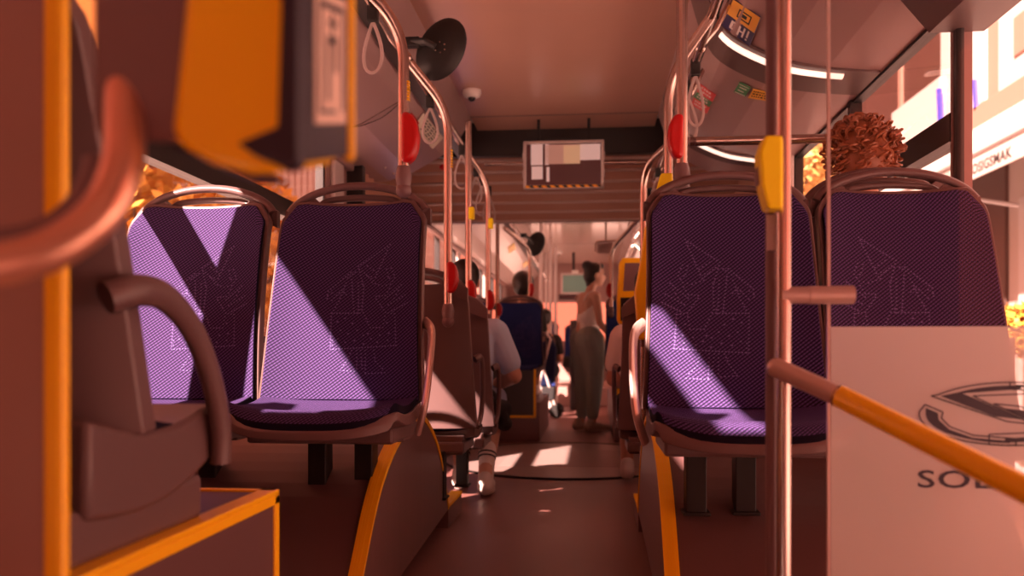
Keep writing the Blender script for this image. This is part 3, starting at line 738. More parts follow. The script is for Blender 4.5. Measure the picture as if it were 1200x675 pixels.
# hanging strap loops
def strap(px, X, w_, h_, label, yaw=0.0):
    top = Vector((X, X/ray(px, 100)[0], RZ-.005))
    t = thing('strap_hanger', label, 'strap', tuple(top), 0, 'hanging strap loops on the ceiling rails', absolute=True)
    b = B(); b.box((top.x-.018, top.y-.016, top.z-.055), (top.x+.018, top.y+.016, top.z+.015)); b.build('clamp', M['black'], t, bevel=.006)
    pts = []
    for k in range(25):
        a_ = 2*pi*k/24; s_ = (1-cos(a_))/2
        x = sin(a_)*w_*.5*(s_**.6 if s_ > 0 else 0)*1.15; z = -s_*h_
        pts.append((top.x+x*cos(yaw), top.y+x*sin(yaw), top.z-.05+z))
    b = B(); b.tube(pts[:-1], .0048, 6, closed=True, flat=(1, 1.3)); b.build('loop', M['strap'], t, smooth=True)
SL = [(437, -1, .085, .17, 'strap loop hanging at the top left of the frame'), (504, -1, .08, .16, 'pale strap loop behind the large round mirror'), (541, -1, .09, .19, 'strap loop left of the aisle above the tee shirt'),
      (558, -1, .09, .17, 'strap loop by the dark portal on the left, second from the bellows'), (565, -1, .1, .2, 'long strap loop hanging by the dark portal on the left'), (573, -1, .10, .2, 'last strap loop before the bellows on the left'),
      (762, 1, .09, .17, 'last strap loop before the bellows on the right'), (771, 1, .09, .18, 'strap loop behind the bent pole on the right'), (815, 1, .08, .2, 'topmost strap loop on the right rail'), (806, 1, .09, .2, 'lowest strap loop on the right rail left of the stickers'), (798, 1, .08, .16, 'strap loop on the right rail behind the red button pole')]
for i, (px, sd_, w_, h_, lab) in enumerate(SL): strap(px, RLX if sd_ < 0 else RRX, w_, h_, lab, radians(20*(i % 3)-20))

# round black convex mirrors seen from behind
def mirror(px, py, Y, rx, rz_, tilt, label, arm):
    c = at(px, py, Y)
    t = thing('round_mirror', label, 'mirror', tuple(c), 0, 'round black mirrors on the left rail', absolute=True)
    rot = Matrix.Rotation(radians(tilt), 3, 'Y')
    b = B(); n = 36
    for (ra, ya, rb, yb) in ((0.001, -.020, .5, -.024), (.5, -.024, .93, -.012), (.93, -.012, 1.0, .0), (1.0, 0, .97, .012), (.97, .012, .001, .03)):
        A = []; D = []
        for k in range(n):
            cs, sn = cos(2*pi*k/n), sin(2*pi*k/n)
            A.append(b.bm.verts.new(c+rot @ Vector((rx*ra*cs, ya, rz_*ra*sn)))); D.append(b.bm.verts.new(c+rot @ Vector((rx*rb*cs, yb, rz_*rb*sn))))
        for k in range(n): b.bm.faces.new([A[k], A[(k+1) % n], D[(k+1) % n], D[k]])
    bmesh.ops.remove_doubles(b.bm, verts=b.bm.verts[:], dist=.0003)
    b.build('mirror_disc', M['black'], t, smooth=True)
    b = B()
    for k in range(6): b.ball(c+rot @ Vector((.022*cos(k*pi/3)*1.0, -.027, .022*sin(k*pi/3))), (.003, .002, .003), 8, 6)
    b.build('screw', M['steel'], t)
    e = at(*arm, Y-.02); b = B(); b.tube([c+Vector((-.02, -.03, 0)), c.lerp(e, .5)+Vector((0, -.035, .006)), e], .016, 10, flat=(1.6, .8)); b.box(e-Vector((.03, .02, .02)), e+Vector((.03, .02, .02))); b.build('arm', M['black'], t, bevel=.004)
mirror(517, 58, 3.55, .098, .140, 28, 'large black round mirror on the left rail above the aisle', (484, 50))
mirror(628, 286, 8.4, .088, .125, 22, 'smaller black round mirror beyond the bellows', (614, 276))

# dome camera on the ceiling
def dome(px, py, label, s_=1.0):
    a_, b_ = ray(px, py); Y = (ZC-.03*s_-CAMZ)/b_; x = a_*Y
    t = thing('dome_camera', label, 'camera', (x, Y, ZC), absolute=True, group='dome cameras')
    b = B(); r = .055*s_
    b.tube([(x, Y, ZC), (x, Y, ZC-.018*s_), (x, Y, ZC-.036*s_), (x, Y, ZC-.046*s_)], [r, r*1.02, r*.86, r*.5], 24); b.build('housing', M['white'], t, smooth=True)
    b = B(); b.ball((x, Y-.006, ZC-.044*s_), r*.42, 16, 10); b.build('lens_dome', M['black'], t, smooth=True)
dome(553, 112, 'white dome camera on the ceiling right of the black round mirror')
dome(655, 297, 'small dome camera on the rear ceiling', .9)

# display hanging from the portal header
YD = 5.62
A = at(613, 165.5, YD); Bq = at(708, 219.5, YD)
t = thing('hanging_display', 'flat display with pale frame and striped lower edge, its reflection painted on, hanging over the aisle', 'display', ((A.x+Bq.x)/2, YD, A.z), absolute=True)
x0, x1, z1, z0 = A.x, Bq.x, A.z, Bq.z
b = B(); e = .020; lip = .03
b.box((x0, YD, z0), (x0+e, YD+.06, z1)); b.box((x1-e, YD, z0), (x1, YD+.06, z1)); b.box((x0, YD, z1-.016), (x1, YD+.06, z1)); b.box((x0, YD, z0), (x1, YD+.06, z0+.022)); b.box((x0, YD+.03, z0), (x1, YD+.06, z1))
b.build('frame', M['pillar'], t, bevel=.005)
b = B(); b.box((x0+.018, YD-.003, z0+.004), (x1-.018, YD+.002, z0+.019)); b.build('striped_edge', M['hazard'], t)
W_, H_ = x1-x0-2*e, z1-z0-.038
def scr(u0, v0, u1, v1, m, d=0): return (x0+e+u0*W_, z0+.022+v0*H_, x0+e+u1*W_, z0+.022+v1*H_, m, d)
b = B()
for ux0, vz0, ux1, vz1, m, d in [scr(0, 0, 1, 1, M['refl_scr_lo'], 0), scr(.06, .5, .3, 1, M['refl_hi'], 1), scr(.25, .52, .72, .98, M['refl_md'], 1), scr(.50, .52, .72, .96, M['refl_wm'], 2), scr(.72, .60, .99, .98, M['refl_hi'], 2), scr(.07, .16, .22, .47, M['refl_hi'], 1), scr(.27, .1, .31, .45, M['refl_hi'], 1), scr(.22, .1, .25, 1, M['refl_scr_lo'], 3)]:
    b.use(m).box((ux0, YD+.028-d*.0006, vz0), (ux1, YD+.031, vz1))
b.build('painted_reflection', None, t)  # reflected windows and silhouettes painted as glowing and dark patches
b = B()
for xx in (x0+.1, x1-.1): b.box((xx-.01, YD+.03, z1), (xx+.01, YD+.05, 2.31))
b.build('hanger', M['black'], t)
for z_, s_ in ((z0+.3*(z1-z0), -1), (z0+.7*(z1-z0), -1), (z0+.3*(z1-z0), 1), (z0+.7*(z1-z0), 1)):
    xx = x0 if s_ < 0 else x1
    b = B(); b.box((xx-.006, YD+.01, z_-.02), (xx+.006, YD+.05, z_+.02)); b.build('latch', M['pillar'], t, bevel=.003)

# rear display and notice box at the far end
def flat_disp(pxa, pya, pxb, pyb, Y, name, label, cat, mframe, mscr, e=.03):
    A = at(pxa, pya, Y); Q = at(pxb, pyb, Y)
    t = thing(name, label, cat, ((A.x+Q.x)/2, Y, (A.z+Q.z)/2), absolute=True)
    b = B(); b.box((A.x, Y, Q.z), (Q.x, Y+.08, A.z)); b.build('casing', mframe, t, bevel=.01)
    b = B(); b.box((A.x+e, Y-.004, Q.z+e), (Q.x-e, Y+.002, A.z-e)); b.build('screen', mscr, t); return t
flat_disp(657, 320, 694, 345, 13.2, 'rear_display', 'grey green display at the far end beside the woman\'s head', 'display', M['pillar'], M['scr'], .035)
flat_disp(655, 344.8, 690, 351, 13.2, 'number_display', 'small dark number display under the rear screen', 'display', M['black'], M['refl_scr_lo'], .02)
b = B(); q = at(672, 344, 13.2); b.box((q.x-.02, 13.29, q.z-.02), (q.x+.02, 13.33, ZC)); b.box((q.x-.02, 13.27, q.z-.02), (q.x+.02, 13.30, q.z+.02)); tag(b.build('display_mast', M['black']), 'thin dark mast carrying the two rear displays from the ceiling', 'mast')
b = B(); p = at(674, 319, 12.9); b.box((p.x-.05, p.y-.03, p.z-.02), (p.x+.05, p.y+.03, p.z+.03)); tag(b.build('ceiling_sensor', M['white'], bevel=.01), 'small white box above the rear display', 'sensor')
# mid overhead perspex guard at the right rear (bent tube with pale screen)
t = thing('overhead_guard', 'pale panel in a bent tube frame near the ceiling right of the rear aisle', 'guard panel', tuple(at(712, 293, 7.9)), absolute=True)
P = [at(698, 295, 7.9), at(698, 283, 7.9), at(722, 282, 7.9)]
b = B(); b.tube(arcpts(P, 5, .03), .010, 8); b.tube([at(710, 283, 7.9), Vector((at(710, 283, 7.9).x, 7.9, ZC))], .010, 8); b.build('tube_frame', M['steel'], t, smooth=True)
b = B(); b.prism([at(700, 285, 7.92), at(718, 284, 7.92), at(717, 297, 7.92), at(700, 297, 7.92)], (0, .01, 0)); b.build('panel', M['wall'], t)

# ------------------------------------------------------------------ cove furniture: light bands, stickers, cards
def on_cove(px, py, prof, off=.004):
    a_, b_ = ray(px, py)
    best = None
    for (xa, za), (xb, zb) in zip(prof[:-1], prof[1:]):
        # X=a*Y, z=CAMZ+b*Y ; point on segment
        dx, dz = xb-xa, zb-za
        det = a_*(-dz)+dx*b_
        # a*Y - dx*s = xa ; b*Y - dz*s = za-CAMZ
        D_ = a_*(-dz)-(-dx)*b_
        if abs(D_) < 1e-9: continue
        Y = (xa*(-dz)-(-dx)*(za-CAMZ))/D_; s_ = (a_*(za-CAMZ)-b_*xa)/D_
        if -.02 <= s_ <= 1.02 and Y > 0.3:
            n = Vector((dz, 0, -dx));
            if n.z > 0: n = -n
            n.normalize(); P = Vector((a_*Y, Y, CAMZ+b_*Y))+n*off
            if best is None or Y < best[0]: best = (Y, P, n)
    return best
def sticker(quadpx, prof, m, name, label, marks=(), cat='sticker', off=.004):
    R = [on_cove(x, y, prof, off+.008) for x, y in quadpx]
    if any(r is None for r in R): print('STICKER MISS', label, [None if r is None else tuple(r[1]) for r in R]); return
    P = [r[1] for r in R]; nrm = R[0][2]
    c = sum(P, Vector())/4
    t = thing(name, label, cat, tuple(c), absolute=True)
    b = B(); b.prism(P, nrm*-.003); b.build('card', m, t)
    def uvp(u, v): return (P[0]*(1-u)+P[1]*u)*(1-v)+(P[3]*(1-u)+P[2]*u)*v
    for mm, rects in marks:
        b = B()
        for u0, v0, u1, v1 in rects:
            b.prism([uvp(u0, v0)+nrm*.001, uvp(u1, v0)+nrm*.001, uvp(u1, v1)+nrm*.001, uvp(u0, v1)+nrm*.001], nrm*.0008)
        b.build('printing', mm, t)
def scribble(n, seed, x0=.15, x1=.85, y0=.1, y1=.9):
    r = random.Random(seed); out = []
    for k in range(n):
        v = y0+(y1-y0)*k/n; u = x0
        while u < x1-.08:
            w_ = r.uniform(.04, .13); out.append((u, v, min(u+w_, x1), v+(y1-y0)/n*.45)); u += w_+.05
    return out
sticker([(495, 131), (518, 160), (506, 173), (484, 146)], COVL, M['paper'], 'notice_card', 'cream printed card on the slanted left panel below the round mirror', [(M['ink'], scribble(5, 1, .2, .9))])
sticker([(481, 130), (490, 143), (483, 147), (477, 137)], COVL, M['red'], 'red_tag', 'small red tag beside the cream card on the left panel')
sticker([(863, -3), (893, 17), (879, 53), (848, 30)], COVR, M['st_navy'], 'poster_sticker', 'navy and yellow sticker reading OH! on the right ceiling panel, highest of the stickers',
        [(M['st_yellow'], [(0, 0, 1, .48)]), (M['ink'], [(.3, .12, .75, .16), (.3, .34, .75, .38), (.3, .12, .34, .38), (.72, .12, .76, .38), (.45, .2, .62, .3)]),
         (M['white'], [(.22, .56, .30, .82), (.30, .56, .42, .60), (.30, .78, .42, .82), (.38, .56, .44, .82), (.50, .56, .56, .86), (.66, .54, .72, .84), (.56, .68, .66, .72), (.80, .54, .86, .76), (.80, .80, .86, .85)])])
sticker([(868, 94), (881, 100), (875, 111), (861, 105)], COVR, M['st_green'], 'green_sticker', 'green sticker with pale border on the right ceiling panel', [(M['white'], [(.08, .08, .92, .12), (.08, .88, .92, .92), (.2, .3, .8, .36), (.2, .6, .7, .66)])])
sticker([(884, 102), (903, 106), (903, 116), (878, 112)], COVR, M['st_yellow'], 'yellow_sticker', 'yellow sticker right of the green one', [(M['ink'], scribble(3, 4, .1, .8))])
sticker([(823, 97), (840, 109), (836, 117), (819, 106)], COVR, M['st_red'], 'red_sticker', 'upper red sticker on the right ceiling panel', [(M['white'], scribble(2, 5))])
sticker([(819, 106), (836, 117), (832, 123), (815, 112)], COVR, M['st_green'], 'green_strip_sticker', 'dark green strip sticker between two red ones', [(M['white'], scribble(2, 6))])
sticker([(815, 113), (833, 124), (829, 131), (812, 121)], COVR, M['st_red'], 'red_sticker', 'lower red sticker on the right ceiling panel', [(M['white'], scribble(2, 7))])
for k, (px, py, sz) in enumerate(((595, 290, 7), (612, 309, 5), (618, 321, 4))):
    sticker([(px, py), (px+sz, py-sz*.8), (px+sz*1.3, py+sz*.1), (px+sz*.2, py+sz*.9)], COVL, M['orange_p'], 'orange_label', ['orange label on the left cove beyond the bellows, nearest of three', 'middle orange label on the left cove beyond the bellows', 'farthest orange label on the left cove beyond the bellows'][k])

# light bands crossing the right cove: a dark band with a lit strip
def light_band(prof, Y, w_, label, t0, t1, grp='cove light bands'):
    ml = M['led_fill'] if Y > 7 else M['led']
    P = smoothpts([(x, Y, z) for x, z in prof], 6)
    t = thing('cove_light', label, 'light', (prof[2][0], Y, prof[2][1]), 0, grp, absolute=True)
    b = B()
    for p, q in zip(P[:-1], P[1:]):
        b.prism([p-Vector((0, w_*.2, .008)), q-Vector((0, w_*.2, .008)), q-Vector((0, w_*.2, -.004)), p-Vector((0, w_*.2, -.004))], (0, w_, 0))
    b.build('housing_band', M['cove_d'], t)
    n = len(P); a_, c_ = int(n*t0), int(n*t1); Q = P[a_:c_]
    b = B(); b.tube([p-Vector((0, 0, .012)) for p in Q], .023, 10, flat=(1, .45)); b.build('lit_strip', ml, t, smooth=True)
light_band(COVR, 3.52, .30, 'curved lit strip crossing the right cove above the stickers', .34, .90)
light_band(COVR, 5.05, .22, 'farther curved lit strip on the right cove above the seat handle', .34, .86)
light_band(COVR, 2.3, .22, 'lit strip on the right cove seen at the partition glass', .72, .98)
for Y in (8.6, 10.4, 12.2):  # glowing strips added to brighten the rear unit
    light_band(COVR, Y, .16, 'added fill strip crossing the rear unit cove on the right, %s' % {8.6: 'nearest', 10.4: 'middle', 12.2: 'farthest'}[Y], .30, .92)
    if 0: light_band(COVL, Y, .16, 'added fill strip crossing the rear unit cove on the left, %s' % {8.6: 'nearest', 10.4: 'middle', 12.2: 'farthest'}[Y], .30, .92)

# seams and rivets on the left cove
b = B()
for y in (3.0, 4.35):
    P = [Vector((x, y, z-.003)) for x, z in COVL[1:]]
    b.tube(P, .003, 5)
struct(b.build('trim_11', M['cove_d']))
b = B(); P = [on_cove(x, y, COVL, .006)[1] for x, y in ((392, 20), (402, 140), (440, 140), (470, 118), (478, 112)) if on_cove(x, y, COVL)]
if len(P) > 2: b.tube(smoothpts(P, 6), .0022, 6); tag(b.build('cable', M['black'], smooth=True), 'thin dark cable drooping across the left cove panel', 'cable')
for px, py in ((398, 153), (451, 196), (461, 203)):
    r_ = on_cove(px, py, COVL, .001)
    if r_:
        b = B(); b.ball(r_[1], .010, 10, 6); tag(b.build('rivet', M['steel_p'], smooth=True), 'small rivet on the left cove panel', 'rivet', 'rivets on the left cove panel')
r_ = on_cove(517, 193, COVL, .02)
if r_:
    b = B(); b.ball(r_[1], .022, 14, 8); tag(b.build('warning_lamp', M['red'], smooth=True), 'small red and chrome lock on the left cove near the portal', 'lamp')

# ------------------------------------------------------------------ glass partition with film and logo
YG = 1.58
gx0 = at(972, 400, YG).x; gx1 = 1.06; gz = at(972, 383, YG).z
t = thing('glass_partition', 'clear glass partition with frosted lower half and maker\'s logo, right of the pole', 'partition', (gx0, YG, 0), absolute=True)
b = B(); b.box((gx0, YG, .02), (gx1, YG+.006, 2.0)); b.build('glass_pane', M['screen_glass'], t)
b = B(); b.box((gx0-.0035, YG-.001, .02), (gx0+.0015, YG+.007, 2.0)); b.build('glass_edge', M['steel_p'], t)
b = B(); b.box((gx0+.002, YG-.0025, .02), (gx1, YG-.0015, gz)); b.build('frosted_film', M['frost'], t)
def gp(px, py): q = at(px, py, YG-.004); return Vector((q.x, YG-.004, q.z))
# logo: flattened ring with slanted bars
b = B(); cx_, cy_, rx_, ry_ = 1187, 485, 110, 37
def ell(k, s_=1.0): return (cx_+rx_*s_*cos(k), cy_+ry_*s_*sin(k))
def outline(poly, w_=.8):
    for (xa, ya), (xb, yb) in zip(poly, poly[1:]+poly[:1]):
        d = Vector((xb-xa, yb-ya)); 
        if d.length < .01: continue
        n_ = Vector((-d.y, d.x)).normalized()*w_
        b.prism([gp(xa-n_.x, ya-n_.y), gp(xb-n_.x, yb-n_.y), gp(xb+n_.x, yb+n_.y), gp(xa+n_.x, ya+n_.y)], (0, -.0006, 0))
def blade(flip):
    f = (lambda x, y: (2*cx_-x, 2*cy_-y)) if flip else (lambda x, y: (x, y))
    # upper blade: tip at left, sweeping to the right
    up = [(1091, 464)]+[ell(radians(a)) for a in range(218, 285, 6)]+[(1215, 450), (1215, 461), (1140, 464), (1210, 497), (1180, 494)]
    up_in = [(1102, 464)]+[ell(radians(a), .90) for a in range(228, 280, 6)]+[(1196, 456), (1128, 461), (1200, 492), (1165, 488)]
    lo = [(1084, 474), (1105, 483)]+[(1103, 490), (1113, 500), (1140, 510), (1190, 514)]+[ell(radians(a)) for a in range(88, 192, 8)]
    lo_in = [(1085, 478), (1099, 484), (1100, 492), (1112, 503), (1140, 513), (1185, 517)]+[ell(radians(a), .93) for a in range(92, 186, 8)]
    for poly in (up, lo): outline([f(*q) for q in poly])
    for poly in (up_in, lo_in): b.prism([gp(*f(*q)) for q in poly], (0, -.0006, 0))
blade(False); blade(True)
b.build('logo_emblem', M['navy'], t)
q = gp(1074, 571); u_ = (gp(1175, 571)-q).length
textmesh('logo_lettering', 'SOLARIS', .044, M['navy'], t, Matrix.Translation(q) @ Matrix.Rotation(radians(90), 4, 'X'), .0004, 1.62, .0005)
# lower posts and base rail of the partition
b = B(); b.box((gx0, YG-.012, 0), (gx1, YG+.018, .03)); b.build('base_rail', M['gunmetal'], t)
b = B(); b.box((gx0, YG-.012, 1.99), (gx1, YG+.018, 2.03)); b.build('top_rail', M['gunmetal'], t)

# ------------------------------------------------------------------ near left: cabinet, bent tube, ticket validator
xr = at(75, 300, .80).x
t = thing('driver_side_cabinet', 'salmon coloured upright panel with orange edge at the left border of the view', 'cabinet', (xr-.2, .95, 0), absolute=True)
b = B(); b.box((XL+.02, .80, .50), (xr-.018, .812, 1.80)); b.build('panel', M['wall'], t, bevel=.008)
b = B(); b.box((xr-.022, .797, .495), (xr, .814, 1.80)); b.build('orange_edge', M['orange'], t, bevel=.006)
t = thing('bent_grab_tube', 'thick copper toned tube curving around below the near validator', 'grab tube', tuple(at(150, 200, .60)), absolute=True)
b = B(); b.tube(smoothpts([at(146, 60, .66), at(146, 150, .62), at(143, 195, .60), at(125, 240, .585), at(90, 275, .57), at(40, 300, .55), at(-20, 312, .53), at(-120, 318, .50)], 8), .0150, 18); b.build('tube', M['copper'], t, smooth=True)
b = B(); b.tube(smoothpts([at(112, 190, .66), at(106, 215, .65), at(82, 250, .64), at(40, 275, .62), at(-40, 285, .60)], 6), .010, 12); b.build('inner_tube', M['gunmetal'], t, smooth=True)

t = thing('ticket_validator', 'large blurred orange and grey ticket validator hanging at top left', 'ticket validator', tuple(at(250, 180, .65)), absolute=True)
YV = .62; DV = .135; SHR = .27
def vp(pts, y=0.0): return [at(px, py, YV)+Vector((0, y, y*SHR)) for px, py in pts]
b = B(); b.prism(vp([(100, -80), (100, 150), (112, 163), (170, 168), (205, 168), (225, -80)], .006), (0, DV-.02, (DV-.02)*SHR)); b.build('back_shell', M['gunmetal'], t, bevel=.008, seg=3)
b = B(); b.prism(vp([(222, -80), (198, 150), (203, 170), (245, 194), (292, 206), (332, 204), (340, 170), (346, -80)]), (0, DV, DV*SHR)); b.build('orange_shell', M['orange_p'], t, bevel=.010, seg=4, smooth=True)
b = B(); b.prism(vp([(333, -80), (326, 148), (279, 167), (300, 182), (336, 197), (350, 190), (350, -80)], -.003), (0, .02, 0))
b.prism(vp([(343, -80), (338, 165), (346, 193), (352, 190), (352, -80)], .01), (0, DV-.02, (DV-.02)*SHR)); b.build('face_plate', M['navy'], t, bevel=.003)
b = B(); b.prism(vp([(343, -80), (341, 196), (356, 196), (356, -80)], DV-.004), (0, .010, 0)); b.build('orange_rim', M['orange_p'], t, bevel=.003)
b = B(); b.prism(vp([(160, 168), (240, 176), (290, 204), (240, 202)], .04), (0, .06, 0)); b.build('underside', M['navy'], t, bevel=.003)
xf = at(352.5, 100, YV).x+.0005; ya, yb = YV+.030, YV+DV-.022; za, zb = at(340, 146, YV).z, at(340, 10, YV).z+.02
def side(u0, v0_, u1, v1_, dx, th):
    P = []
    for u, v in ((u0, v0_), (u1, v0_), (u1, v1_), (u0, v1_)):
        y = ya+u*(yb-ya); P.append(Vector((xf+dx, y, za+v*(zb-za)+(y-YV)*SHR)))
    b.prism(P, (th, 0, 0))
b = B(); side(0, 0, 1, 1, 0, .001); b.build('label_plate', M['label'], t)
b = B()
for q in ((.10, .08, .16, .92), (.84, .10, .90, .92), (.12, .88, .88, .93), (.12, .08, .60, .11), (.34, .18, .42, .66), (.34, .62, .62, .68), (.58, .40, .66, .68), (.48, .70, .54, .86), (.38, .76, .64, .80)): side(*q, .0012, .0006)
b.build('pictogram', M['navy'], t)

# small validators on the right of the aisle
def small_validator(x, Y, z0, z1, w_, label):
    t = thing('ticket_validator', label, 'ticket validator', (x, Y, z0), absolute=True)
    H = z1-z0
    b = B(); b.prism([(x-w_/2+.012, Y, z0), (x+w_/2, Y, z0), (x+w_/2, Y, z1), (x-w_/2+.03, Y, z1), (x-w_/2+.012, Y, z1-.03), (x-w_/2, Y, z0+.15), (x-w_/2, Y, z0+.03)], (0, .10, 0)); b.build('orange_shell', M['orange_p'], t, bevel=.010, seg=3)
    b = B(); b.prism([(x-w_/2+.035, Y-.004, z0+H*.50), (x+w_/2-.006, Y-.004, z0+H*.50), (x+w_/2-.006, Y-.004, z1-H*.08), (x-w_/2+.045, Y-.004, z1-H*.08)], (0, .008, 0)); b.build('screen', M['gunmetal'], t)
    b = B(); b.box((x-w_/2+.02, Y-.004, z0+.02), (x+w_/2, Y+.006, z0+H*.40)); b.build('lower_plate', M['black'], t)
    b = B(); s_ = .035; cx = x+.006; cz = z0+H*.20
    for u0, v0_, u1, v1_ in ((-1, -1, -.82, 1), (.82, -1, 1, 1), (-1, .82, 1, 1), (-1, -1, 1, -.82), (-.55, -.5, -.3, .7), (.3, -.5, .55, .7), (-.2, -.2, .2, .1), (-.3, -.6, .3, -.3), (-.1, .25, .1, .5)):
        b.box((cx+u0*s_, Y-.0052, cz+v0_*s_*1.15), (cx+u1*s_, Y-.004, cz+v1_*s_*1.15))
    b.build('pictogram', M['white'], t)
    return t
a = at(736, 380, 4.9); c = at(736, 302, 4.9); small_validator(a.x+.005, 4.9, a.z, c.z, .135, 'small orange ticket validator with pictogram left of the right purple seat')
a = at(752, 398, 3.6); c = at(752, 262, 3.6)
t = thing('ticket_validator', 'edge of a taller orange validator between the small one and the right purple seat', 'ticket validator', (a.x, 3.6, a.z), absolute=True)
b = B(); b.prism([(a.x-.012, 3.6, a.z), (a.x+.06, 3.6, a.z), (a.x+.06, 3.6, c.z), (a.x+.018, 3.6, c.z), (a.x-.004, 3.6, c.z-.16), (a.x-.028, 3.6, a.z+.2)], (0, .10, 0)); b.build('orange_shell', M['orange_p'], t, bevel=.010, seg=3)
b = B(); b.box((a.x+.0, 3.62, a.z-.03), (a.x+.05, 3.68, a.z+.01)); b.build('mount', M['gunmetal'], t)

# ------------------------------------------------------------------ people
def remesh(o, vox, sm=3):
    m_ = o.modifiers.new('remesh', 'REMESH'); m_.mode = 'VOXEL'; m_.voxel_size = vox; m_.use_smooth_shade = True
    s_ = o.modifiers.new('smooth', 'SMOOTH'); s_.iterations = sm; s_.factor = .6
def limbs(segs, name, m, parent, vox=.009, sm=3, extra=None):
    b = B()
    for p0, r0, p1, r1 in segs: b.cap(p0, r0, p1, r1)
    if extra: extra(b)
    o = b.build(name, m, parent, smooth=True, autosm=False); remesh(o, vox, sm); return o
def head_shape(b, c, yaw, tilt=0.0, k=1.0):
    """head with jaw, nose, brow, ears; c = centre of skull; yaw 0 faces +y"""
    R = Matrix.Rotation(yaw, 3, 'Z') @ Matrix.Rotation(tilt, 3, 'X'); c = Vector(c)
    P = lambda x, y, z: c + R @ Vector((x*k, y*k, z*k))
    b.ball(P(0, -.008, .020), (.074*k, .092*k, .092*k), 20, 14, R)
    b.ball(P(0, .018, -.040), (.058*k, .070*k, .075*k), 18, 12, R)
    b.ball(P(0, .052, -.088), (.028*k, .026*k, .022*k), 12, 8, R)      # chin
    b.cap(P(0, .078, .012), .010*k, P(0, .098, -.026), .014*k)          # nose
    b.ball(P(-.030, .070, .026), (.026*k, .012*k, .010*k), 10, 8, R); b.ball(P(.030, .070, .026), (.026*k, .012*k, .010*k), 10, 8, R)
    b.cap(P(-.018, .082, -.058), .008*k, P(.018, .082, -.058), .008*k)  # lips
    for s_ in (-1, 1): b.ball(P(s_*.074, -.008, -.010), (.010*k, .020*k, .032*k), 10, 8, R)
    return P
def face_bits(P, k, parent):
    b = B(); b.ball(P(-.030, .083, .010), (.010*k, .007*k, .006*k), 10, 8); b.ball(P(.030, .083, .010), (.010*k, .007*k, .006*k), 10, 8); b.build('eye', M['hair_d'], parent, smooth=True)
    b = B(); b.cap(P(-.042, .080, .030), .003, P(-.018, .086, .032), .003, 6); b.cap(P(.042, .080, .030), .003, P(.018, .086, .032), .003, 6); b.build('eyebrow', M['hair_d'], parent, smooth=True)
def hand(b, wrist, dirv, palmn, k=1.0, curl=.6):
    """palm, four bent fingers and a thumb leaving the side of the palm"""
    w_ = Vector(wrist); d = Vector(dirv).normalized(); n = Vector(palmn); n = (n-d*n.dot(d)).normalized(); s_ = d.cross(n)
    pc = w_+d*.085*k
    for t_ in (-.030, -.010, .010, .030): b.cap(w_+s_*t_*.7*k+d*.012*k, .013*k, pc+s_*t_*k, .0115*k)
    for i, (t_, L) in enumerate(((-.031, .058), (-.0105, .072), (.0105, .077), (.031, .068))):
        p = pc+s_*t_*k; a_ = 0; dd = d
        for j, f in enumerate((.45, .32, .23)):
            a_ += curl*(.5+.25*j); dd = (d*cos(a_)+n*sin(a_)); q = p+dd*L*f*k*1.1; b.cap(p, .0088*k-.0008*j, q, .0082*k-.0008*j, 8); p = q
    p = w_+s_*.028*k+d*.025*k; q = p+(s_*.7+d*.7+n*.3).normalized()*.040*k; r_ = q+(d*.9+n*.5).normalized()*.030*k
    b.cap(p, .012*k, q, .0105*k, 8); b.cap(q, .0105*k, r_, .009*k, 8)

def shoe(parent, heel, toe, m=None, h=.075, wd=.042, up=0.0, name='shoe'):
    heel = Vector(heel); toe = Vector(toe); d = toe-heel; L = d.length
    b = B(); b.cap(heel+Vector((0, 0, .042)), .040, heel.lerp(toe, .45)+Vector((0, 0, .045)), .041); b.cap(heel.lerp(toe, .45)+Vector((0, 0, .038)), .040, toe+Vector((0, 0, .030))-d*.12, .034)
    b.cap(heel+Vector((0, 0, .05))+d*.05, .042, heel+d*.12+Vector((0, 0, .085)), .040)
    o = b.build(name, m or M['shoe'], parent, smooth=True, autosm=False); remesh(o, .007, 3)
    u_ = d.normalized(); s_ = u_.cross(Vector((0, 0, 1))).normalized()
    pts = []
    n = 20
    for k in range(n):
        a_ = 2*pi*k/n; c_, q = cos(a_), sin(a_)
        pts.append(heel+d*(.5+.53*c_-.04)+s_*wd*(1.0 if c_ > 0 else .9)*q*(abs(q)**.0)+Vector((0, 0, .001)))
    b = B(); b.prism(pts, (0, 0, .018)); b.build('sole', M['sole'], o, bevel=.004)
    if parent.get('_abs'):
        s = [c for c in o.children][0]; s.location = (0, 0, 0)
    return o

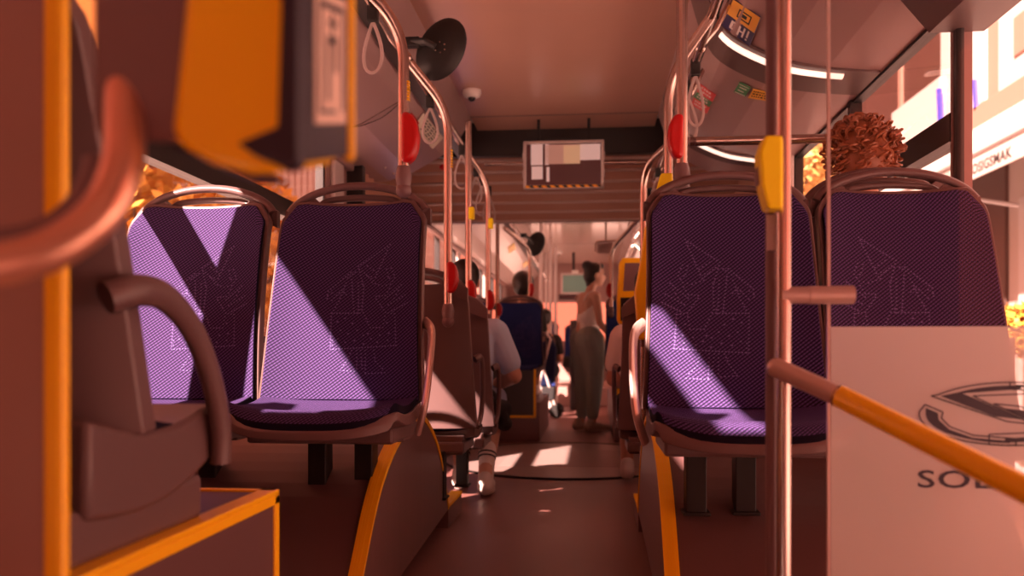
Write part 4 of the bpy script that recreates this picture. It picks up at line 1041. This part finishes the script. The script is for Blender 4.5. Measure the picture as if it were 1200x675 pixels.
# --- standing woman in the rear aisle
WX, WY = -.03, 8.15
t = thing('person', 'woman standing in the rear aisle in white strappy top and grey green trousers', 'person', (WX, WY, 0), absolute=True)
CW, SW = cos(radians(28)), sin(radians(28))
def V(x, y, z): return Vector((WX+(x*CW-y*SW)*1.08, WY+(x*SW+y*CW)*1.08, z*.972))
sh = 1.32
body = [(V(-.02, 0, .90), .125, V(-.03, 0, .98), .105), (V(-.03, 0, .98), .105, V(-.02, -.0, 1.12), .088), (V(-.02, -.03, 1.12), .088, V(-.02, -.05, 1.26), .078), (V(-.02, .03, 1.12), .088, V(-.02, .05, 1.26), .078),
        (V(-.02, -.12, 1.315), .048, V(-.02, .12, 1.315), .048), (V(-.015, 0, 1.30), .055, V(.02, 0, 1.42), .043), (V(.02, 0, 1.42), .043, V(.045, 0, 1.49), .045),
        (V(-.02, -.155, 1.31), .044, V(.0, -.18, 1.06), .034), (V(.0, -.18, 1.06), .034, V(.14, -.19, .88), .024),
        (V(-.02, .155, 1.31), .044, V(.06, .18, 1.08), .034), (V(.06, .18, 1.08), .034, V(.24, .16, 1.02), .024),
        (V(.02, -.075, .90), .085, V(.01, -.07, .50), .056), (V(.01, -.07, .50), .056, V(-.01, -.07, .09), .034),
        (V(-.03, .075, .90), .085, V(-.03, .07, .50), .056), (V(-.03, .07, .50), .056, V(-.05, .07, .09), .034)]
HP = {}
def ex(b):
    HP['P'] = head_shape(b, V(.055, 0, 1.535), -pi/2+.25, -.05, .98)
    hand(b, V(.14, -.19, .88), (.75, 0, -.65), (0, .9, 0), .92, .5); hand(b, V(.24, .16, 1.02), (1, 0, -.1), (0, -.3, -1), .92, .6)
limbs(body, 'body', M['skin'], t, .0085, 3, ex)
face_bits(HP['P'], .95, t)
P = HP['P']
b = B(); R_ = Matrix.Rotation(-pi/2+.25, 3, 'Z')
b.ball(P(0, -.030, .030), (.083, .088, .092), 20, 14, R_); b.ball(P(0, -.05, -.01), (.078, .068, .085), 16, 12, R_); b.ball(P(0, -.085, .085), (.058, .055, .050), 14, 10, R_); b.cap(P(-.03, .045, .085), .028, P(.03, .045, .085), .028)
b.ball(P(0, -.055, -.085), (.045, .035, .05), 12, 10, R_)
o = b.build('hair', M['hair_d'], t, smooth=True, autosm=False); remesh(o, .008, 2)
b = B(); b.tube([P(.085*cos(a_)*1.0, .028+.0*a_, .022+.098*sin(a_)) for a_ in [radians(q) for q in range(0, 181, 12)]], .0055, 8); b.build('hair_band', M['whitecloth'], t, smooth=True)
top = [(V(-.02, -.02, .95), .112, V(-.02, -.0, 1.10), .096), (V(-.02, .02, .95), .112, V(-.02, 0, 1.10), .096), (V(-.02, -.035, 1.10), .096, V(-.008, -.05, 1.22), .082), (V(-.02, .035, 1.10), .096, V(-.008, .05, 1.22), .082)]
limbs(top, 'strappy_top', M['whitecloth'], t, .008, 2)
b = B()
for s_ in (-1, 1): b.tube(smoothpts([V(-.095, s_*.06, 1.27), V(-.06, s_*.085, 1.345), V(-.01, s_*.09, 1.365), V(.05, s_*.085, 1.31), V(.07, s_*.07, 1.24)], 4), .005, 6)
b.build('shoulder_strap', M['whitecloth'], t, smooth=True)
tr = [(V(-.035, -.06, .90), .135, V(.0, -.08, .72), .115), (V(-.035, .06, .90), .135, V(-.03, .08, .72), .115), (V(.0, -.08, .72), .108, V(.01, -.07, .45), .082), (V(-.03, .08, .72), .108, V(-.03, .07, .45), .082), (V(.01, -.07, .45), .082, V(-.01, -.07, .17), .056), (V(-.03, .07, .45), .082, V(-.045, .07, .17), .056), (V(-.02, 0, .93), .112, V(-.02, 0, 1.0), .098)]
limbs(tr, 'trousers', M['trouser'], t, .009, 2)
shoe(t, V(-.055, -.07, .008), V(.17, -.08, .008), M['shoe_g']); shoe(t, V(-.10, .07, .008), V(.12, .085, .008), M['shoe_g'])

# --- seated man in the pale blue tee, back to the camera
MX, MY = -.70, 4.60
t = thing('person', 'seated man in pale blue tee seen from behind with black shoulder bag and white trainers', 'person', (MX, MY, 0), absolute=True)
def V(x, y, z): return Vector((MX+x, MY+y, z))
segs = [(V(0, -.05, .46), .13, V(0, -.06, .60), .115), (V(-.05, -.06, .60), .11, V(-.07, -.04, .85), .10), (V(.05, -.06, .60), .11, V(.07, -.04, .85), .10), (V(-.16, -.03, .875), .06, V(.15, -.03, .875), .06),
        (V(0, -.03, .90), .062, V(0, .0, 1.02), .055), (V(.0, 0, 1.02), .055, V(0, .02, 1.08), .055),
        (V(.175, -.02, .87), .058, V(.275, -.02, .63), .044), (V(.275, -.02, .63), .046, V(.13, .20, .56), .032), (V(-.18, -.02, .87), .058, V(-.25, .05, .63), .044), (V(-.25, .05, .63), .044, V(-.10, .26, .58), .032),
        (V(.09, -.05, .46), .095, V(.14, .30, .48), .066), (V(.14, .30, .48), .063, V(.135, -.10, .14), .040), (V(.135, -.10, .14), .04, V(.135, -.12, .10), .038),
        (V(-.09, -.05, .46), .095, V(-.10, .36, .48), .066), (V(-.10, .36, .48), .063, V(-.03, .08, .14), .040)]
def ex(b):
    HP['P'] = head_shape(b, V(0, .03, 1.145), .12, -.12, 1.0)
    hand(b, V(.13, .20, .56), (-.7, .7, -.1), (0, 0, -1), 1.0, .7); hand(b, V(-.10, .26, .58), (.8, .4, -.1), (0, 0, -1), 1.0, .7)
limbs(segs, 'body', M['skin'], t, .009, 3, ex); P = HP['P']; face_bits(P, 1.0, t)
b = B(); R_ = Matrix.Rotation(.12, 3, 'Z')
b.ball(P(0, -.016, .034), (.083, .098, .088), 20, 14, R_); b.ball(P(0, -.042, -.004), (.076, .070, .072), 16, 12, R_)
o = b.build('hair', M['hair_d'], t, smooth=True, autosm=False); remesh(o, .008, 2)
tee = [(V(-.03, -.06, .52), .135, V(-.04, -.05, .70), .130), (V(.03, -.06, .52), .135, V(.04, -.05, .70), .130), (V(-.04, -.05, .70), .130, V(-.07, -.04, .83), .115), (V(.04, -.05, .70), .130, V(.07, -.04, .83), .115), (V(-.17, -.03, .865), .075, V(.17, -.03, .865), .075),
       (V(-.06, -.03, .90), .055, V(.06, -.03, .90), .055), (V(.175, -.02, .86), .076, V(.245, -.02, .70), .070), (V(-.18, -.02, .86), .076, V(-.235, .03, .70), .070)]
limbs(tee, 't_shirt', M['tee'], t, .009, 2)
sh_ = [(V(.09, -.05, .47), .115, V(.13, .20, .49), .088), (V(-.09, -.05, .47), .115, V(-.10, .24, .49), .088), (V(-.03, -.07, .48), .12, V(.03, -.07, .48), .12)]
limbs(sh_, 'shorts', M['bluecloth'], t, .010, 2)
for x, y in ((.135, -.11), (-.03, .075)):
    b = B(); b.cap(V(x, y, .10), .042, V(x, y+.07, .235), .047); so_ = b.build('sock', M['whitecloth'], t, smooth=True)
    b = B()
    for z in (.19, .21):
        cc = V(x, y+(z-.10)*.5, z); b.tube([cc-Vector((0, .002, .003)), cc+Vector((0, .002, .003))], .0488, 20)
    q = b.build('sock_stripe', M['ink'], so_, smooth=True); q.location = (0, 0, 0)
shoe(t, V(.135, -.17, .008), V(.135, .07, .008)); shoe(t, V(-.03, .02, .008), V(-.05, .26, .008))
b = B(); b.tube(smoothpts([V(-.20, -.03, .93), V(-.08, -.185, .85), V(.08, -.205, .66), V(.20, -.16, .52)], 5), .012, 8, flat=(1.6, .5)); b.build('bag_strap', M['blackcloth'], t, smooth=True)
b = B(); b.cap(V(.17, -.10, .47), .05, V(.20, .10, .44), .055); b.cap(V(.20, -.02, .40), .045, V(.21, .12, .36), .045); o = b.build('shoulder_bag', M['blackcloth'], t, smooth=True, autosm=False); remesh(o, .010, 2)
b = B(); b.tube([V(.150, .17, .568), V(.138, .19, .562)], .037, 16); b.build('wrist_band', M['blackcloth'], t, smooth=True)

def dome_hair(b, P, t):
    b.ball(P(0, -.018, .034), (.112, .122, .118), 20, 14); b.ball(P(0, -.05, -.015), (.100, .085, .095), 16, 12)
    o = b.build('hair', M['hair_d'], t, smooth=True, autosm=False); remesh(o, .009, 2)
# --- dark haired passenger, back to camera behind the rear unit seat
def seated(MX, MY, Z, label, hairm, topm, legm, hairfn=None, k=1.0, shoem=None, cap=False, yaw=0.0, knee=.42):
    t = thing('person', label, 'person', (MX, MY, Z), absolute=True)
    def V(x, y, z): return Vector((MX+x*k, MY+y*k, Z+z*k))
    segs = [(V(0, 0, .10), .12, V(0, 0, .25), .11), (V(-.04, 0, .25), .105, V(-.06, .01, .48), .095), (V(.04, 0, .25), .105, V(.06, .01, .48), .095), (V(-.14, .01, .50), .055, V(.14, .01, .50), .055),
            (V(0, .01, .52), .056, V(0, .03, .66), .05), (V(.16, .01, .49), .052, V(.20, .05, .25), .04), (V(.20, .05, .25), .04, V(.10, .26, .20), .028), (V(-.16, .01, .49), .052, V(-.20, .05, .25), .04), (V(-.20, .05, .25), .04, V(-.10, .26, .20), .028),
            (V(.09, 0, .09), .085, V(.11, knee, .10), .058), (V(.11, knee, .10), .056, V(.11, knee, -.28), .036), (V(-.09, 0, .09), .085, V(-.11, knee, .10), .058), (V(-.11, knee, .10), .056, V(-.11, knee, -.28), .036)]
    def ex(b):
        HP['P'] = head_shape(b, V(0, .045, .77), yaw, -.05, k); hand(b, V(.10, .26, .20), (-.6, .7, -.2), (0, 0, -1), k, .7); hand(b, V(-.10, .26, .20), (.6, .7, -.2), (0, 0, -1), k, .7)
    limbs(segs, 'body', M['skin'], t, .010, 3, ex); P = HP['P']; face_bits(P, k, t)
    up_ = [(V(-.03, 0, .12), .125, V(-.05, 0, .45), .112), (V(.03, 0, .12), .125, V(.05, 0, .45), .112), (V(-.15, .01, .50), .064, V(.15, .01, .50), .064), (V(.16, .01, .49), .062, V(.19, .04, .34), .058), (V(-.16, .01, .49), .062, V(-.19, .04, .34), .058)]
    limbs(up_, 'top', topm, t, .010, 2)
    lo_ = [(V(.09, 0, .09), .10, V(.11, knee*.75, .10), .078), (V(-.09, 0, .09), .10, V(-.11, knee*.75, .10), .078)]
    limbs(lo_, 'shorts', legm, t, .010, 2)
    for s_ in (-1, 1): shoe(t, V(s_*.11, knee-.05, -.355), V(s_*.11, knee+.17, -.355), shoem)
    b = B()
    if hairfn: hairfn(b, P, t)
    else:
        R_ = Matrix.Rotation(yaw, 3, 'Z')
        b.ball(P(0, -.016, .034), (.086*k, .102*k, .092*k), 20, 14, R_); b.ball(P(0, -.045, -.012), (.080*k, .070*k, .085*k), 16, 12, R_)
        o = b.build('hair', hairm, t, smooth=True, autosm=False); remesh(o, .009, 2)
    return t
seated(-.70, 8.50, .65, 'passenger with smooth dark hair seen from behind over a blue seat in the rear unit', M['hair_d'], M['blackcloth'], M['blackcloth'], dome_hair, knee=.40, k=1.0)
seated(.30, 4.62, .37, 'passenger in white top and black shorts, mostly hidden behind the right purple seat', M['hair_d'], M['whitecloth'], M['blackcloth'], knee=.36, k=.95)
def reflection_figure_curls(b, P, t):
    R = random.Random(3)
    b.ball(P(0, -.010, .040), (.092, .105, .090), 18, 12); b.ball(P(0, -.045, -.02), (.092, .080, .095), 16, 12)
    o = b.build('hair', M['hair_c'], t, smooth=True, autosm=False); remesh(o, .010, 1)
    b2 = B()
    for k in range(230):
        a_ = R.uniform(0, 2*pi); e_ = R.uniform(-.75, 1.35)
        x = cos(a_)*cos(e_); y = sin(a_)*cos(e_); z = sin(e_)
        if y > .35 and z < .45: continue
        base = (x*.092, y*.100-.012, z*.092+.025); nrm = Vector((x, y, z)).normalized()
        tx = nrm.cross(Vector((0, 0, 1))).normalized() if abs(nrm.z) < .95 else Vector((1, 0, 0)); dn = Vector((R.uniform(-.3, .3), R.uniform(-.3, .3), -1))
        rr = R.uniform(.007, .015); turns = R.uniform(1.3, 2.6); L = R.uniform(.03, .075); ph = R.uniform(0, 6)
        pts = []
        for j in range(int(turns*8)+1):
            q = j/(turns*8); an = ph+q*turns*2*pi
            off = nrm*(.004+.030*sin(pi*min(1, q*1.2))+rr*cos(an)) + tx*rr*sin(an) + dn*L*q*.8
            pts.append(P(base[0]+off.x, base[1]+off.y, base[2]+off.z))
        b2.tube(pts, [.0052*(1-.5*j/len(pts)) for j in range(len(pts))], 5)
    b2.build('reflection_figure_curls', M['hair_c'], t, smooth=True)
seated(.915, 2.98, .655, 'figure with copper curly hair and lime collar standing in for a reflection in the partition glass', M['hair_c'], M['green'], M['blackcloth'], reflection_figure_curls, knee=.36)  # solid figure added in place of a person reflected in the glass
t = seated(-.62, 11.0, .42, 'rear passenger on the left whose pale shoe juts into the aisle', M['hair_d'], M['blackcloth'], M['blackcloth'], knee=.40)

# pushchair in the rear multi-purpose bay
t = thing('pushchair', 'folded navy and pale pushchair standing left in the rear aisle', 'pushchair', (-.62, 10.0, 0), absolute=True)
c = Vector((-.58, 9.7, 0))
b = B(); b.prism([c+Vector((-.02, 0, .35)), c+Vector((.14, 0, .40)), c+Vector((.16, 0, .80)), c+Vector((.08, 0, .98)), c+Vector((0, 0, .80))], (0, .28, 0)); b.build('seat_cloth', M['fab_b'], t, bevel=.02)
b = B()
for y in (0, .3):
    b.tube([c+Vector((-.10, y, .12)), c+Vector((.10, y, .9)), c+Vector((.02, y, 1.02))], .012, 8); b.tube([c+Vector((.16, y, .10)), c+Vector((-.02, y, .7))], .012, 8)
b.tube([c+Vector((.02, 0, 1.02)), c+Vector((.02, .3, 1.02))], .014, 8); b.build('frame', M['pillar'], t, smooth=True)
b = B(); b.prism([c+Vector((0, -.02, .20)), c+Vector((.14, -.02, .20)), c+Vector((.15, -.02, .36)), c+Vector((0, -.02, .36))], (0, .3, 0)); b.build('basket', M['blackcloth'], t, bevel=.02)
for x in (-.10, .16):
    for y in (-.02, .32):
        w_ = B(); cc = c+Vector((x, y, .08)); w_.tube([cc+Vector((0, -.015, 0)), cc+Vector((0, .015, 0))], .08, 20); w_.build('wheel', M['rubber'], t, smooth=True, bevel=.006)
# mast-like bin and grab frame by the rear step, dark seat partition
t = thing('seat_screen', 'dark upright screen panel left of the standing woman', 'screen', (-.12, 10.9, 0), absolute=True)
a = at(668, 375, 11.2); q = at(680, 375, 11.2)
b = B(); b.prism([(a.x, 11.2, 0), (q.x+.02, 11.2, 0), (q.x+.02, 11.2, a.z), (a.x, 11.2, a.z)], (0, .05, 0)); b.build('panel', M['shell_d'], t, bevel=.02)
b = B(); b.box((a.x-.09, 11.1, .55), (a.x+.02, 11.28, .70)); b.build('arm_pad', M['rubber'], t, bevel=.03)

# ------------------------------------------------------------------ the street outside
b = B(); b.box((-40, -30, -.40), (40, 70, -.34)); struct(b.build('ground', M['pave']))
# right: cream facade with brown bands, sign panels and a cafe awning
FX = 6.0
t = thing('corner_building', 'cream and brown shop building across the pavement on the right', 'building', (FX+1, 14, 0), absolute=True)
b = B(); b.box((FX, 2, -.35), (FX+.6, 60, 9)); b.build('facade', M['facade'], t)
# frame members (perspective taken on the facade plane)
def fz(px, py): return atX(px, py, FX-.02)
def fpanel(quad, m, name, dx=-.05):
    b = B(); b.prism([fz(*q) for q in quad], (dx, 0, 0)); return b.build(name, m, t)
def rectYZ(y0, y1, z0, z1, m, name, d=.08):
    b = B(); b.box((FX-d, y0, z0), (FX+.01, y1, z1)); return b.build(name, m, t, bevel=.01)
ya = fz(1160, 60).y; yb = fz(1135, 60).y; yc = fz(1175, 60).y; zd = fz(1160, 118).z; ze = fz(1180, 140).z
rectYZ(ya, yb+.9, zd, 8.5, M['facade_w'], 'white_panel', .10)
rectYZ(yc, ya, zd-.03, 8.5, M['facade_b'], 'pilaster', .06)
rectYZ(4, yc-.02, fz(1190, 100).z, 8.5, M['facade_w'], 'white_panel', .09)
rectYZ(yb+.95, yb+2.2, zd, 8.5, M['facade_shade'], 'shaded_wall', .06)  # wall in shade, darkened by colour
rectYZ(4, 40, zd-.62, zd-.02, M['facade_b'], 'brown_fascia', .14)
rectYZ(yb+2.2, 59, zd, 8.5, M['facade_shade'], 'shaded_wall', .05)
for k in range(5):
    rectYZ(yb+2.8+k*3.4, yb+3.0+k*3.4, zd, 8.4, M['facade_b'], 'mullion', .08)
q0 = fz(1193, 18); 
for zz in (4.9, 6.2): rectYZ(fz(1196, 20).y-1.0, fz(1196, 20).y, zz, zz+.55, M['facade_b'], 'window_recess', .12)
zsh = zd-.65
rectYZ(13.0, 59, 0, zsh-.2, M['facade_shade'], 'shop_front', .05)
rectYZ(5.5, 12.6, -.3, zsh-1.0, M['facade_w'], 'shop_window', .06)
for k in range(9):
    rectYZ(8.6+(k % 3)*.55, 8.9+(k % 3)*.55, .55+(k//3)*.42, .85+(k//3)*.42, M['awning'] if k % 2 else M['st_yellow'], 'menu_picture', .07)
# awning with lettering on its valance
t = thing('shop_awning', 'cream awning with hand drawn shop lettering, outside at right', 'awning', (FX-.6, 10, zsh), absolute=True)
AX = 4.9
pA = atX(1136, 186, AX); pB = atX(1136, 212, AX)
zt, zb_ = pA.z, pB.z
b = B(); b.prism([(AX, 3, zt), (AX, 3, zt+.03), (FX-.1, 3, zt+.95), (FX-.1, 3, zt+.92)], (0, 14.5, 0)); b.build('canopy', M['awning'], t)
b = B(); b.box((AX-.01, 3, zb_), (AX+.012, 17.5, zt)); b.build('valance', M['awning'], t)
b = B(); b.tube([(AX, 3, zt+.03), (AX, 17.5, zt+.03)], .045, 10); b.build('front_tube', M['facade_w'], t, smooth=True)
for y in (8.2, 12.5):
    b = B(); b.tube([(FX-.1, y, zb_-.2), (AX+.5, y+.25, zb_-.05), (AX+.03, y, zt)], .03, 8); b.build('folding_arm', M['facade_w'], t, smooth=True)
ty = pA.y+.02; L = (zt-zb_)*.62
Mx = Matrix(((0, 0, -1, AX-.012), (-1, 0, 0, ty), (0, 1, 0, zb_+(zt-zb_)*.2), (0, 0, 0, 1)))
textmesh('valance_lettering', 'BOSIGSMAK', L, M['ink'], t, Mx, .001, 1.15, .005)
# banner with blue edge
t = thing('banner_board', 'white board with blue edge strip hung outside above the curly haired figure', 'board', tuple(atX(1080, 130, FX-.2)), absolute=True)
b = B(); Q = [atX(*q, FX-.2) for q in ((1045, 133), (1101, 90), (1100, 152), (1045, 184))]; b.prism(Q, (.10, 0, 0)); b.build('panel', M['facade_w'], t)
b = B(); Q = [atX(*q, FX-.22) for q in ((1097, 104), (1102, 103), (1103, 148), (1099, 152))]; b.prism(Q, (.03, 0, 0)); b.build('blue_edge', M['bluepaint'], t)
t = thing('banner_board', 'white sign board with blue outline on the building at right, behind the dark post', 'board', tuple(atX(1137, 110, FX-.13)), absolute=True)
b = B(); Q = [atX(*q, FX-.14) for q in ((1133, 94), (1142, 93), (1144, 128), (1141, 130), (1138, 97), (1133, 98))]; b.prism(Q, (.04, 0, 0)); b.build('blue_outline', M['bluepaint'], t)

def bush(c, r, n, label, m, name='bush', leafs=.05, seed=1, trunk=0):
    R = random.Random(seed); t = thing(name, label, 'tree' if trunk else 'shrub', (c[0], c[1], -.34), absolute=True)
    b = B(); c = Vector(c)
    for k in range(n):
        d = Vector((R.gauss(0, 1), R.gauss(0, 1), R.gauss(0, 1))).normalized()*(R.random()**.35)
        p = c+Vector((d.x*r[0], d.y*r[1], d.z*r[2])); a_ = Vector((R.uniform(-1, 1), R.uniform(-1, 1), R.uniform(-1, 1))).normalized(); e_ = a_.orthogonal().normalized()
        s_ = leafs*R.uniform(.6, 1.4); b.quad([p-a_*s_, p+e_*s_*.5, p+a_*s_, p-e_*s_*.5])
    b.build('leaves', m, t)
    b = B()
    if trunk:
        b.tube(smoothpts([(c.x, c.y, -.34), (c.x+.05, c.y, c.z*.4), (c.x-.05, c.y+.05, c.z)], 4), [.16-.01*k for k in range(9)], 10)
        for k in range(7):
            a_ = k*.9; b.tube([(c.x, c.y, c.z-.4*r[2]), (c.x+cos(a_)*r[0]*.6, c.y+sin(a_)*r[1]*.6, c.z+.2*r[2])], [.06, .02], 6)
    else:
        for k in range(8):
            a_ = k*.8; b.tube([(c.x, c.y, -.34), (c.x+cos(a_)*r[0]*.6, c.y+sin(a_)*r[1]*.6, c.z+.3*r[2])], .012, 5)
    b.build('stems', M['bark'], t)
pL = atX(185, 225, -6.5)
bush((-6.6, pL.y-.4, 2.2), (1.5, 2.4, 2.4), 5200, 'golden leafed tree outside the left window, nearer one', M['leaf'], 'tree', .11, 1, 1)
bush((-7.2, pL.y+4.9, 2.3), (1.4, 2.3, 2.4), 4200, 'golden leafed tree outside the left window, farther one', M['leaf'], 'tree', .11, 2, 1)
pr = atX(945, 185, 5.2)
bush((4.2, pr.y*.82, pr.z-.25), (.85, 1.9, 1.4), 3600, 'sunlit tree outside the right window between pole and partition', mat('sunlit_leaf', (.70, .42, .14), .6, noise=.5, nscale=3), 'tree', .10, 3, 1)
pr = atX(1185, 378, 3.4); bush((3.5, pr.y, pr.z-.06), (.22, .42, .22), 900, 'low planter bush by the pavement at right', M['leaf'], 'bush', .05, 4)
pr = atX(1192, 462, 2.6)
b = B(); R = random.Random(9); 
for k in range(1400):
    p = Vector((2.6+R.uniform(-.02, .6), pr.y+R.uniform(-.8, 2.5), -.34)); b.quad([p, p+Vector((.006, .004, 0)), p+Vector((R.uniform(-.03, .03), R.uniform(-.03, .03), R.uniform(.04, .12)))])
g_ = b.build('dry_grass', M['leaf']); g_['kind'] = 'stuff'; tag(g_, 'strip of dry golden grass beside the pavement', 'grass')
# kerb blocks / planter walls seen through the film
b = B(); b.box((3.05, 3, -.34), (3.2, 12, -.10)); tag(b.build('planter_edge', M['facade_w'], bevel=.01), 'low pale planter edge along the pavement at right', 'planter')

# left: pale cladded building with vertical joints, ochre block nearer
t = thing('clad_building', 'pale clad building with thin vertical joints outside the left windows', 'building', (-10, 28, 0), absolute=True)
b = B(); b.box((-10.5, 19, -.35), (-9.5, 60, 9)); b.build('facade', M['facade_w'], t)
b = B()
for k in range(60): b.box((-9.49, 19.3+k*.6, 0), (-9.475, 19.34+k*.6, 9))
for z in (3.2, 5.6, 7.4): b.box((-9.49, 19, z), (-9.47, 60, z+.05))
b.build('joint_line', M['facade_b'], t)
t = thing('ochre_building', 'ochre building with pale shop level beyond the near left seat', 'building', (-10, 12, 0), absolute=True)
b = B(); b.box((-10.5, 4, 5.2), (-9.5, 18.6, 10)); b.build('upper_wall', M['facade_y'], t)
b = B(); b.box((-10.45, 4, -.35), (-9.55, 18.6, 5.2)); b.build('lower_wall', M['facade_w'], t)
b = B()
for k in range(9): b.box((-9.5, 4.6+k*1.6, 5.6), (-9.44, 4.68+k*1.6, 10))
b.box((-9.5, 4, 5.15), (-9.4, 18.6, 5.3)); b.box((-9.55, 4, 3.6), (-9.45, 18.6, 3.7)); b.build('trim_line', M['facade_b'], t)

# loose child cleanup: parts of absolute things keep world coordinates
for o in bpy.data.objects:
    if '_abs' in o: del o['_abs']
